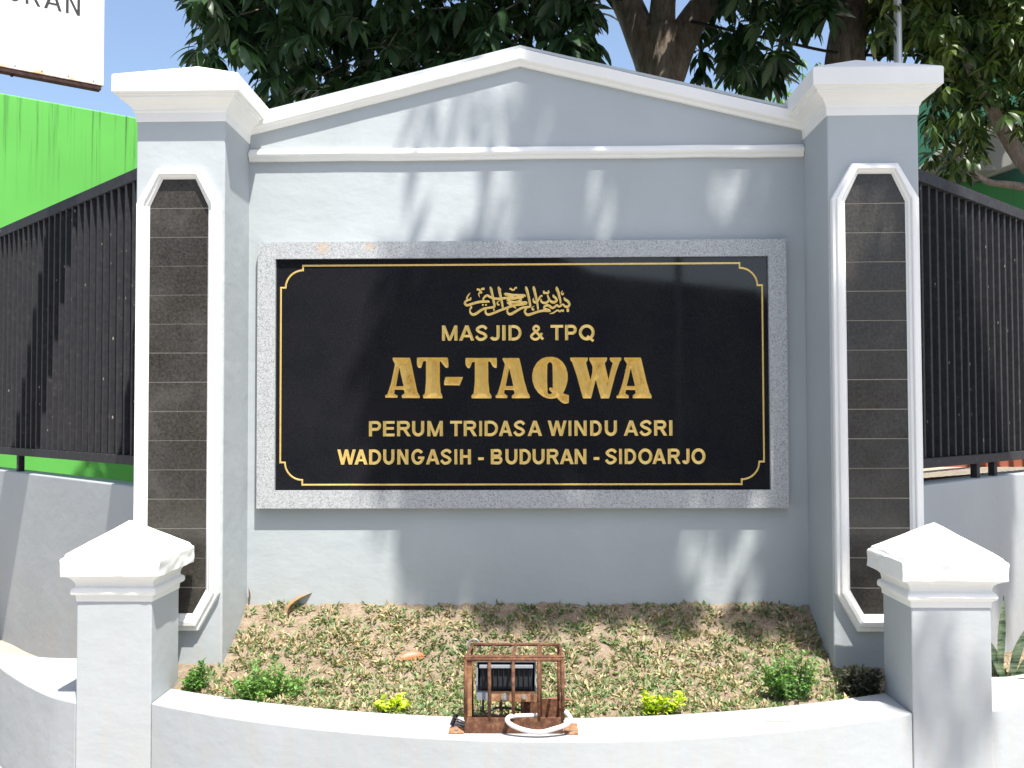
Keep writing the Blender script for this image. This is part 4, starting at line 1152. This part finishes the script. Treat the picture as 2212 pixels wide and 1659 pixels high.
# ------------------------------------------------------------------ first mango tree (behind the pediment)
mt = root('mango_tree', 'large mango tree forking into three limbs behind the pediment', 'tree', (1.12, 3.2, 0), 'mango trees behind the wall')
limb([(1.06, 3.25, 0), (1.08, 3.22, 2.2), (1.09, 3.18, 3.9), (1.10, 3.17, 4.35), (1.12, 3.17, 4.75)], 0.185, 0.165, 'trunk', mt, 20)
limb([(1.08, 3.18, 4.25), (0.98, 3.22, 4.62), (0.84, 3.3, 5.0), (0.5, 3.3, 5.6), (-0.2, 2.9, 6.3)], 0.150, 0.09, 'limb', mt, 16)
limb([(1.11, 3.14, 4.35), (1.11, 3.12, 4.9), (1.16, 2.7, 5.6), (1.2, 1.6, 6.2), (1.1, 0.0, 6.5), (0.9, -1.6, 6.1)], 0.125, 0.05, 'limb', mt, 14)
limb([(1.14, 3.18, 4.35), (1.30, 3.16, 4.72), (1.50, 3.15, 5.03), (1.9, 3.0, 5.6), (2.4, 2.2, 6.2), (2.6, 0.2, 6.6), (2.6, -1.4, 6.4)], 0.145, 0.05, 'limb', mt, 16)
limb([(-0.2, 2.9, 6.3), (-1.2, 2.4, 5.9), (-2.0, 2.2, 5.2)], 0.075, 0.02, 'limb', mt, 10)
limb([(0.3, 3.2, 5.9), (-0.4, 2.6, 5.2), (-1.1, 2.4, 4.6)], 0.05, 0.012, 'limb', mt, 8)

A_poly = CROWN['A']; B_poly = CROWN['B']; C_poly = CROWN['C']
cA = sample_crown(A_poly, 1.3, 3.4, 820)
cB = sample_crown(B_poly, 2.0, 3.6, 270)
# keep the limbs in view: thin out clusters right in front of them
def clear_trunk(c):
    u, v, d_ = project(c)
    bad = (u > 1300) & (u < 1565) & (v < 190) & (c[:, 1] < 3.3)
    return c[~bad]
cA = clear_trunk(cA); cB = clear_trunk(cB)
# roof of the crown above the frame
roof = []
while len(roof) < 1900:
    p = np.array([RNG.uniform(-2.9, 3.0), RNG.uniform(-0.2, 3.6), RNG.uniform(4.7, 7.4)])
    if not (p[0] < -1.3 and p[1] < 1.0) and p[2] > 1.6 + .43 * (p[1] + 4.77) + .42 and ((p[0] / 3.1) ** 2 + ((p[1] - 1.9) / 2.6) ** 2 + ((p[2] - 5.2) / 2.3) ** 2) < 1.25:
        roof.append(p)
roof = np.array(roof)
# boughs reaching forward over the wall: their shade falls on its right half
SHADE = [(-0.05, 3.75), (-0.08, 3.25), (0.02, 2.90), (0.08, 2.42), (-0.45, 2.25), (-0.68, 1.85), (-0.70, 1.25), (-0.45, 0.95), (-0.28, 0.75), (-0.05, 0.50),
         (0.45, 0.42), (0.85, 0.48), (1.08, 0.30), (1.30, -0.10), (1.8, -0.22), (2.5, 0.15), (2.72, 1.2), (2.75, 2.5), (3.3, 3.1), (3.4, 4.2), (1.0, 4.2), (0.2, 4.2)]
HOLES = [(.41, 2.62, .20), (1.0, 2.72, .17), (.93, .85, .24), (1.25, 1.35, .17), (1.30, 1.72, .15), (-.05, 3.2, .2), (1.42, -.05, .16), (.25, 1.18, .17), (2.45, 1.3, .2)]
over = []
cnt = 0
while len(over) < 1150:
    x = RNG.uniform(-1.1, 3.4); z = RNG.uniform(-.2, 4.2)
    if not in_poly((x, z), SHADE):
        continue
    if any(math.hypot(x - hx, (z - hz) * .6) < hr for hx, hz, hr in HOLES):
        continue
    tmin = max(1.15, (4.2 - z) / 2.92) + 1.3
    t = RNG.uniform(tmin, tmin + 0.9)
    over.append((x + .5 * t, -t, z + 2.5 * t + .05))
for x, z in ((-.50, 3.10), (-.30, 3.15), (-.36, 2.36), (-.62, 2.30), (-.12, 3.05)):
    t = 2.6
    over.append((x + .5 * t, -t, z + 2.5 * t))
# unseen leaf clusters added so their blurred shade crosses the right short post
for x, z in ((1.56, .64), (1.74, .50)):
    t = 3.1
    over.append((x + .5 * t, -.91 - t, z + 2.5 * t))
over = np.array(over)
P, Dd, U, S = rosettes(cA); R = frames(P, Dd, U, S)
rest = split_leaves(mt, P, R, lambda u, v: v < 90 + 0.27 * np.abs(u - 1120), M['mango'])
P2, D2, U2, S2 = rosettes(cB); R2 = frames(P2, D2, U2, S2)
fo = leaves_mesh('foliage', np.concatenate([P[rest], P2]), np.concatenate([R[rest], R2]), T5, M['mango'], mt); fo['kind'] = 'stuff'
P3, D3, U3, S3 = rosettes(np.concatenate([roof, over])); R3 = frames(P3, D3, U3, S3)
fo = leaves_mesh('upper_foliage', P3, R3, T3, M['mango'], mt); fo['kind'] = 'stuff'
twigs(cA, lambda c: (c[0] * .7 + .2, max(c[1] + .3, 2.4), c[2] + .55), mt, 8)

# ------------------------------------------------------------------ second mango tree (behind the right pillar)
m2 = root('mango_tree', 'mango tree with one leaning brown trunk behind the right pillar cap', 'tree', (2.55, 3.2, 0), 'mango trees behind the wall')
limb([(2.50, 3.25, 0), (2.55, 3.22, 2.4), (2.58, 3.2, 4.2), (2.66, 3.18, 4.9), (2.78, 3.1, 5.6), (3.1, 2.9, 6.3)], 0.19, 0.12, 'trunk', m2, 18)
limb([(2.68, 3.16, 4.95), (2.5, 2.8, 5.5), (2.1, 2.3, 6.0)], 0.10, 0.04, 'limb', m2, 12)
top = []
while len(top) < 420:
    p = np.array([RNG.uniform(2.2, 4.6), RNG.uniform(1.4, 4.2), RNG.uniform(4.8, 6.6)])
    if p[2] > 1.6 + .43 * (p[1] + 4.77) + .35:
        top.append(p)
cC1 = sample_crown([(2.42, 5.38), (2.44, 4.5), (2.48, 4.2), (2.82, 4.15), (2.95, 3.95), (3.5, 4.0), (4.18, 3.9), (4.18, 5.37)], 2.4, 4.0, 420)
u_, v_, _d = project(cC1); cC1 = cC1[~((u_ < 1885) & (cC1[:, 1] < 3.35))]
P, Dd, U, S = rosettes(np.concatenate([cC1, np.array(top)])); R = frames(P, Dd, U, S)
rest = split_leaves(m2, P, R, lambda u, v: (u > 1870) & ((v < 130) | (u > 2040)) & (v < 400), M['mango'], limit=160)
fo = leaves_mesh('foliage', P[rest], R[rest], T5, M['mango'], m2); fo['kind'] = 'stuff'

# ------------------------------------------------------------------ leafy tree over the right fence
rt = root('leafy_tree', 'bushy green tree with sunlit leaves hanging over the right fence', 'tree', (3.95, 2.4, 0))
limb([(4.15, 2.5, 0), (4.05, 2.45, 2.2), (3.78, 2.35, 3.15), (3.55, 2.3, 3.45), (3.36, 2.25, 3.72), (3.1, 2.2, 4.2)], 0.10, 0.03, 'trunk', rt, 12)
limb([(3.74, 2.34, 3.2), (3.5, 2.3, 3.24), (3.28, 2.27, 3.27), (3.05, 2.2, 3.42)], 0.035, 0.016, 'limb', rt, 9)
cC = sample_crown(C_poly, 1.75, 3.5, 1050)
P, Dd, U, S = rosettes(cC, (7, 11), (0.09, 0.16), .8); R = frames(P, Dd, U, S)
rest = split_leaves(rt, P, R, lambda u, v: (u > 1995) & (v < 410), M['leaf_light'], limit=300)
fo = leaves_mesh('foliage', P[rest], R[rest], T5, M['leaf_light'], rt); fo['kind'] = 'stuff'

# sunlit sapling seen between the pediment and the right pillar
sp = root('sapling', 'slender sunlit sapling with weeping pale leaves, between pediment and right pillar', 'tree', (2.5, 5.4, 0))
limb([(2.55, 5.4, 0), (2.5, 5.4, 3.0), (2.46, 5.4, 4.6)], 0.05, 0.02, 'trunk', sp, 8)
cs = []
while len(cs) < 95:
    a, b, c_ = RNG.normal(0, .42), RNG.normal(0, .3), RNG.normal(0, .3)
    cs.append((2.52 + a, 5.4 + b, 4.78 + c_ - abs(a) * .5))
P, Dd, U, S = rosettes(np.array(cs), (7, 11), (0.13, 0.20), 1.0); R = frames(P, Dd, U, S)
fo = leaves_mesh('foliage', P, R, leaf_template(5, 0.07), M['shrub'], sp); fo['kind'] = 'stuff'

# ------------------------------------------------------------------ lawn in the planter
def soil_surface(x, y):
    return soil_z(x, y)
GP = {'g': [], 'd': []}
def on_bed(x, y, m=.012):
    return not (y < inner_y(x) + m or y > -.006 or (abs(x) > 1.35 and y > PY0 - .01) or (abs(x) > 1.47 and y < -.49))
clumps = []
while len(clumps) < 400:
    x = RNG.uniform(-1.5, 1.5); y = RNG.uniform(-1.0, -0.01)
    if not on_bed(x, y):
        continue
    if min([9] + [math.hypot(x - a, y - b) for a, b in clumps[-470:]]) < .052:
        continue
    clumps.append((x, y))
for x, y in clumps:
    green = .42 + .45 * RNG.random() + .25 * noise.noise(Vector((x * 2, y * 3, 8)))
    r = RNG.uniform(.022, .052); n = int(r * 1700)
    for i in range(n):
        a = RNG.uniform(0, 6.28); rr = r * math.sqrt(RNG.random())
        bx, by = x + rr * math.cos(a) * 1.2, y + rr * math.sin(a)
        if not on_bed(bx, by, .003):
            continue
        kk = 'g' if RNG.random() < green else 'd'
        el = RNG.uniform(.25, 1.35)
        aa = a + RNG.normal(0, .6)
        GP[kk].append((bx, by, soil_surface(bx, by) - .001, math.cos(aa) * math.cos(el), math.sin(aa) * math.cos(el), math.sin(el), RNG.uniform(.017, .038)))
for i in range(4200):      # loose straw lying flat
    x = RNG.uniform(-1.48, 1.48); y = RNG.uniform(-.98, -.01)
    if y < inner_y(x) + .01 or (abs(x) > 1.35 and y > PY0):
        continue
    a = RNG.uniform(0, 6.28)
    GP['d'].append((x, y, soil_surface(x, y) + .002, math.cos(a), math.sin(a), RNG.uniform(-.05, .25), RNG.uniform(.008, .022)))
# right side bed
for i in range(1500):
    x = RNG.uniform(1.85, 3.2); y = RNG.uniform(-.35, 1.1)
    a = RNG.uniform(0, 6.28); el = RNG.uniform(.1, 1.2)
    GP['d' if RNG.random() < .8 else 'g'].append((x, y, side_soil_z(x, y), math.cos(a) * math.cos(el), math.sin(a) * math.cos(el), math.sin(el), RNG.uniform(.02, .05)))
for k, nm, mm, lab in (('g', 'green_grass', 'grass_green', 'short green grass tufts on the sloping planter bed'), ('d', 'dry_grass', 'grass_dry', 'dry straw coloured grass on the sloping planter bed')):
    a = np.array(GP[k]); Pg = a[:, :3]; Dg = a[:, 3:6]; Lg = a[:, 6]
    Ug = RNG.normal(0, .5, Pg.shape) + np.array([0, 0, 1.0])
    Rg = frames(Pg, Dg, Ug, Lg)
    o = leaves_mesh(nm, Pg, Rg, leaf_template(3, .15, .3, .3), M[mm]); o['kind'] = 'stuff'; o['label'] = lab; o['category'] = 'grass'
# clods and pebbles
mb = MB()
for i in range(420):
    x = RNG.uniform(-1.45, 1.45); y = RNG.uniform(-.95, -.02)
    if y < inner_y(x) + .02:
        continue
    s = RNG.uniform(.004, .013); z = soil_z(x, y)
    vs = [(x + s * RNG.uniform(.6, 1.3) * q[0], y + s * RNG.uniform(.6, 1.3) * q[1], z + s * RNG.uniform(.5, 1.0) * q[2]) for q in ((1, 0, 0), (0, 1, 0), (-1, 0, 0), (0, -1, 0), (0, 0, 1), (0, 0, -1))]
    mb.add(vs, [(0, 1, 4), (1, 2, 4), (2, 3, 4), (3, 0, 4), (1, 0, 5), (2, 1, 5), (3, 2, 5), (0, 3, 5)])
o = mb.build('soil_clods', M['soil'], smooth=False); o['kind'] = 'stuff'; o['label'] = 'small dry clods scattered over the planter bed'; o['category'] = 'soil'
mb = MB()
for i in range(700):
    x = RNG.uniform(-3.0, -1.9); y = RNG.uniform(-1.1, 0.0) 
    s = RNG.uniform(.004, .016); z = 0.0
    vs = [(x + s * RNG.uniform(.6, 1.3) * q[0], y + s * RNG.uniform(.6, 1.3) * q[1], z + s * RNG.uniform(.3, .8) * q[2]) for q in ((1, 0, 0), (0, 1, 0), (-1, 0, 0), (0, -1, 0), (0, 0, 1), (0, 0, -1))]
    mb.add(vs, [(0, 1, 4), (1, 2, 4), (2, 3, 4), (3, 0, 4), (1, 0, 5), (2, 1, 5), (3, 2, 5), (0, 3, 5)])
o = mb.build('rubble', M['sand']); o['kind'] = 'stuff'; o['label'] = 'fine pale rubble on the street by the left wing wall'; o['category'] = 'rubble'

# ------------------------------------------------------------------ shrubs
def shrub(name, label, cat, x, y, w, h, nst, nlf, material, ll=(0.015, 0.027), z0=None, group=None, wd=.2):
    z0 = soil_z(x, y) if z0 is None else z0
    r = root(name, label, cat, (x, y, z0), group)
    st = MB(); P = []; D = []
    lob = [(RNG.normal(0, w * .17), RNG.normal(0, w * .06), RNG.uniform(.55, 1.12)) for _ in range(5)]
    for i in range(nst):
        a = RNG.uniform(0, 6.28); e = math.sqrt(RNG.random()); lx, ly, lh = lob[i % 5]
        tip = np.array([x + lx + math.cos(a) * e * w * .27, y + ly + math.sin(a) * e * w * .22, z0 + h * lh * (1 - .5 * e * e) * RNG.uniform(.7, 1.15)])
        b = np.array([x + lx * .6 + math.cos(a) * e * w * .14, y + ly * .6 + math.sin(a) * e * w * .08, z0 - .01])
        mid = (b + tip) / 2 + RNG.normal(0, .006, 3)
        st.tube([b, mid, tip], [.0022, .0016, .0009], 4, cap=False)
        for k in range(nlf):
            t = RNG.uniform(.18, 1.0)
            q = (1 - t) ** 2 * b + 2 * t * (1 - t) * mid + t * t * tip
            aa = RNG.uniform(0, 6.28)
            P.append(q); D.append([math.cos(aa), math.sin(aa), RNG.uniform(-.1, 1.2)])
    L(st.build('stems', M['grass_green'] if material != 'purple' else M['purple']), r)
    P = np.array(P); D = np.array(D); S = RNG.uniform(*ll, len(P))
    U = RNG.normal(0, .6, P.shape) + np.array([0, 0, 1.0])
    o = leaves_mesh('foliage', P, frames(P, D, U, S), leaf_template(3, wd, .2, .3), M[material], r); o['kind'] = 'stuff'
    return r
shrub('shrub', 'largest feathery green shrub at the left front of the planter', 'shrub', -1.08, -0.690, .36, .185, 80, 30, 'shrub')
shrub('shrub', 'low green shrub tucked behind the left short post', 'shrub', -1.40, -0.60, .14, .12, 40, 26, 'shrub')
shrub('shrub', 'bushy green shrub at the right front of the planter', 'shrub', 1.09, -0.72, .28, .20, 70, 30, 'shrub')
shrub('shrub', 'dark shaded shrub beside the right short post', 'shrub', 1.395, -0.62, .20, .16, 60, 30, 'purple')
shrub('lime_plant', 'lime yellow plant left of the lamp cage', 'plant', -0.555, -0.865, .17, .085, 14, 14, 'lime', (.024, .036), wd=.3, group='lime yellow plants along the planter wall')
shrub('lime_plant', 'lime yellow plant right of the lamp cage', 'plant', 0.515, -0.885, .21, .115, 16, 14, 'lime', (.026, .042), wd=.24, group='lime yellow plants along the planter wall')

# snake plant
sn = root('snake_plant', 'upright mottled snake plant behind the right short post', 'plant', (2.11, -0.27, .42))
def snake_leaf(base, tip, wd, bend):
    b = Vector(base); t = Vector(tip); V = []; F = []
    n = 9
    side = (t - b).cross(Vector((0.1, -1, 0))).normalized()
    for i in range(n + 1):
        k = i / n
        p = b.lerp(t, k) + Vector(bend) * math.sin(k * math.pi)
        w_ = wd * (0.45 + .55 * math.sin(min(1, k * 1.7) * math.pi / 2)) * (1 - max(0, (k - .55) / .45) ** 1.6) + .0006
        for s, dy in ((-1, -.35), (-.5, 0), (.5, 0), (1, -.35)):
            V.append(p + side * s * w_ + Vector((0, dy * w_, 0)))
    for i in range(n):
        for k in range(3):
            F.append((i * 4 + k, i * 4 + k + 1, (i + 1) * 4 + k + 1, (i + 1) * 4 + k))
    L(mesh_obj('leaf', V, F, M['snake'], smooth=True), sn)
snake_leaf((2.135, -.27, .38), (2.165, -.26, .775), .0185, (-.004, 0, 0))
snake_leaf((2.15, -.29, .38), (2.035, -.24, .64), .021, (.018, 0, 0))
snake_leaf((2.18, -.28, .38), (2.30, -.22, .64), .022, (-.02, 0, 0))
snake_leaf((2.13, -.27, .38), (2.10, -.2, .56), .018, (-.01, 0, 0))
snake_leaf((2.19, -.27, .38), (2.35, -.25, .56), .020, (.0, 0, 0.02))

# ------------------------------------------------------------------ fallen leaves
def fallen(label, base, direction, length, wd, droop, material, roll_=0.0, fold=.5, U=None):
    V, F = leaf_template(7, wd, droop, fold)
    d = np.array([direction], float); P = np.array([base], float)
    U = np.array([[math.sin(roll_), 0, math.cos(roll_)]]) if U is None else np.array([U], float)
    R = frames(P, d, U, np.array([length]))
    o = leaves_mesh('fallen_leaf', P, R, (V, F), M[material])
    tag(o, label, 'leaf', 'fallen leaves in the planter')
fallen('curled tan dead leaf lying against the back wall', (-1.150, -.05, soil_z(-1.15, -.05) + .0), (.12, .1, 1), .135, .19, 1.0, 'dead_tan', 0.0, .5, (-1, -.5, .1))
fallen('orange dead leaf lying on the grass left of the lamp cage', (-.585, -.335, soil_z(-.585, -.335) + .008), (1, .16, .22), .170, .15, .22, 'dead', .5, .5, (.0, -.75, 1))
fallen('brown dead leaf lying right behind the lamp cage', (.20, -.80, soil_z(.2, -.8) + .02), (-1, .03, .04), .16, .13, .05, 'dead_brown', .4)
fallen('dark narrow dead leaf upright in the corner of the left pillar', (-1.345, -.02, .685), (.02, 0.0, 1), .09, .12, .05, 'dead_brown', 1.2)
tw = MB().tube(smooth_path([(.90, -1.03, .445), (.905, -1.05, .450), (.94, -1.045, .448), (1.0, -1.035, .4455)], 4), .0013, 6).build('twig', M['bark'], smooth=True)
tag(tw, 'thin bent twig lying on the planter wall top', 'twig')

# ------------------------------------------------------------------ rusty lamp cage
cg = root('lamp_cage', 'rusty steel bar cage bolted to the planter wall over a black lamp', 'cage', (-0.04, -1.08, 0.44))
X0, X1, YA, YB, ZB, ZT = -0.216, 0.138, -1.170, -0.985, 0.4415, 0.706
def rod(a, b, r=.0052, name='bar'):
    r = r * 1.12
    L(MB().tube([a, b], r, 8).build(name, M['rust'], smooth=True), cg)
for x in (X0, -0.129, -0.042, 0.051, X1):
    w_ = .0062 if x in (X0, X1) else .0056
    rod((x, YA, .49), (x, YA, ZT), w_)
    rod((x * .93 + .003, YB, ZT + .012), (x, YA + .004, ZT + .008), .005)
rod((X0, YA, ZT), (X1, YA, ZT), .006)
o = MB().box(X0 - .006, X1 + .008, YA + .002, YA + .028, ZT + .006, ZT + .011).build('top_angle', M['rust']); L(o, cg); bevel(o, .001, 1)
rod((X0 + .008, YB, ZT + .012), (X1 - .006, YB, ZT + .012), .0055)
for x in (X0 + .012, 0.058, X1 - .010):
    rod((x, YB, .445), (x, YB, ZT + .012), .0052)
for x in (X0, X1):
    rod((x, YA, .500), (x * .95, YB, .500), .0050)
    rod((x, YA + .06, .445), (x * .98, YA + .06, ZT + .008), .0048)
o = MB().box(X0 - .004, X1 + .002, YA - .003, YA + .001, .4415, .497).build('front_plate', M['rust']); L(o, cg); bevel(o, .001, 1)
o = MB().box(X0 + .004, X0 + .022, YA + .003, YA + .016, .4995, ZT - .01).build('side_strip', M['rust_light']); L(o, cg)
o = MB().box(X0, X1, YA + .004, YB + .015, .4415, .4455).build('base_plate', M['rust']); L(o, cg)
o = MB().box(X0 + .2, X1, YB - .003, YB + .001, .4460, .512).build('rear_plate', M['rust']); L(o, cg)
for xa, xb, ya, yb in ((X1 + .006, X1 + .056, YA - .015, YA + .105), (X0 - .062, X0 - .006, YA - .010, YA + .06)):
    o = MB().box(xa, xb, ya, yb, .4412, .4452).build('mounting_tab', M['rust_light']); L(o, cg); bevel(o, .001, 1)
    xm = (xa + xb) / 2
    L(MB().tube([(xm, ya + .022, .445), (xm, ya + .022, .451)], .007, 6).build('bolt', M['bolt']), cg)
pts = [(X0 - .002, YB + .004, .690)] + [(X0 + .020 - .022 * math.cos(math.radians(a)), YB + .004, .713 + .024 * math.sin(math.radians(a))) for a in range(0, 181, 20)] + [(X0 + .042, YB + .004, .690)]
L(MB().tube(pts, .0042, 8).build('shackle', M['bolt'], smooth=True), cg)
o = MB().bar((X0 - .055, YA + .05, .452), (X0 - .040, YA + .07, .487), .010, .014).build('clip', M['lamp_black']); L(o, cg)
for k in range(3):
    rod((X0 - .045, YA + .06, .478 - k * .012), (X0, YA + .03 + k * .01, .468 - k * .01), .002, 'tie_wire')

fl = root('flood_lamp', 'black finned flood lamp inside the rusty cage, aimed at the plaque', 'lamp', (-0.07, -1.07, 0.50))
tilt = Matrix.Translation((-0.07, -1.085, 0.56)) @ Matrix.Rotation(math.radians(-14), 4, 'X')
def lb(x0, x1, y0, y1, z0, z1, name, m_):
    o = MB().box(x0, x1, y0, y1, z0, z1, tilt).build(name, m_); L(o, fl); bevel(o, .002, 2); return o
V = [tilt @ Vector(p) for p in ((-.098, -.012, .012), (.098, -.012, .012), (.108, .045, -.005), (-.108, .045, -.005), (-.098, -.012, .108), (.098, -.012, .108), (.108, .045, .140), (-.108, .045, .140))]
o = MB().add(V, [(0, 3, 2, 1), (4, 5, 6, 7), (0, 1, 5, 4), (1, 2, 6, 5), (2, 3, 7, 6), (3, 0, 4, 7)]).build('housing', M['lamp_black']); L(o, fl); bevel(o, .004, 2)
lb(-.100, .100, -.034, .040, .090, .103, 'ledge', M['lamp_grey'])
lb(-.112, .112, -.030, .044, .112, .127, 'ledge', M['lamp_grey'])
for k in range(10):
    x = -.086 + k * .0191
    lb(x - .0011, x + .0011, -.028, -.012, .016, .088, 'fin', M['lamp_black'])
lb(-.112, -.106, -.015, .044, .0, .128, 'side_arm', M['lamp_grey'])
lb(.106, .112, -.015, .044, .0, .128, 'side_arm', M['lamp_grey'])
o = MB().box(-.124, .044, -1.122, -1.116, .540, .577).build('bracket', M['rust_light']); L(o, fl); bevel(o, .001, 1)
for x, r_ in ((-.074, .014), (-.003, .009)):
    L(MB().tube([(x, -1.1225, .558), (x, -1.130, .558)], r_, 14).build('bolt', M['bolt']), fl)
    L(MB().tube([(x, -1.130, .558), (x, -1.140, .558)], r_ * .45, 6).build('bolt', M['bolt']), fl)
L(MB().box(-.178, -.135, -1.125, -1.10, .548, .574).build('cable_gland', M['lamp_grey']), fl)
L(MB().tube([(-.09, -1.10, .50), (-.09, -1.10, .545)], .006, 8).build('stem', M['rust']), fl)
L(MB().tube([(-.01, -1.10, .447), (-.01, -1.10, .545)], .006, 8).build('stem', M['rust']), fl)
L(MB().tube(smooth_path([(-.155, -1.11, .55), (-.15, -1.12, .50), (-.10, -1.10, .512), (-.02, -1.09, .500), (.03, -1.10, .478), (.06, -1.12, .470)], 6), .0045, 8).build('cable', M['cable'], smooth=True), fl)

cd = MB().tube(smooth_path([(.045, -1.135, .494), (-.01, -1.15, .497), (-.052, -1.178, .503), (-.064, -1.196, .495), (-.045, -1.206, .480), (.0, -1.215, .466), (.055, -1.218, .460), (.105, -1.212, .470), (.150, -1.200, .482), (.165, -1.190, .498), (.155, -1.180, .515), (.146, -1.175, .522)], 8), .0085, 14).build('conduit_hose', M['pvc'], smooth=True)
tag(cd, 'curved white plastic conduit looped over the lamp cage front', 'hose')
# clay pot corner seen past the right fence foot
tc = MB().box(3.0, 5.2, 2.6, 2.75, 0, 1.36).build('low_brick_wall', M['terracotta'])
tag(tc, 'low reddish wall glimpsed under the right black fence', 'wall')
yd = mesh_obj('yard', [(1.9, .9, 1.20), (7, .9 + 4.2, 1.20), (7, 9, 1.20), (1.9, 9, 1.20)], [(0, 1, 2, 3)], M['sand']); structure(yd)
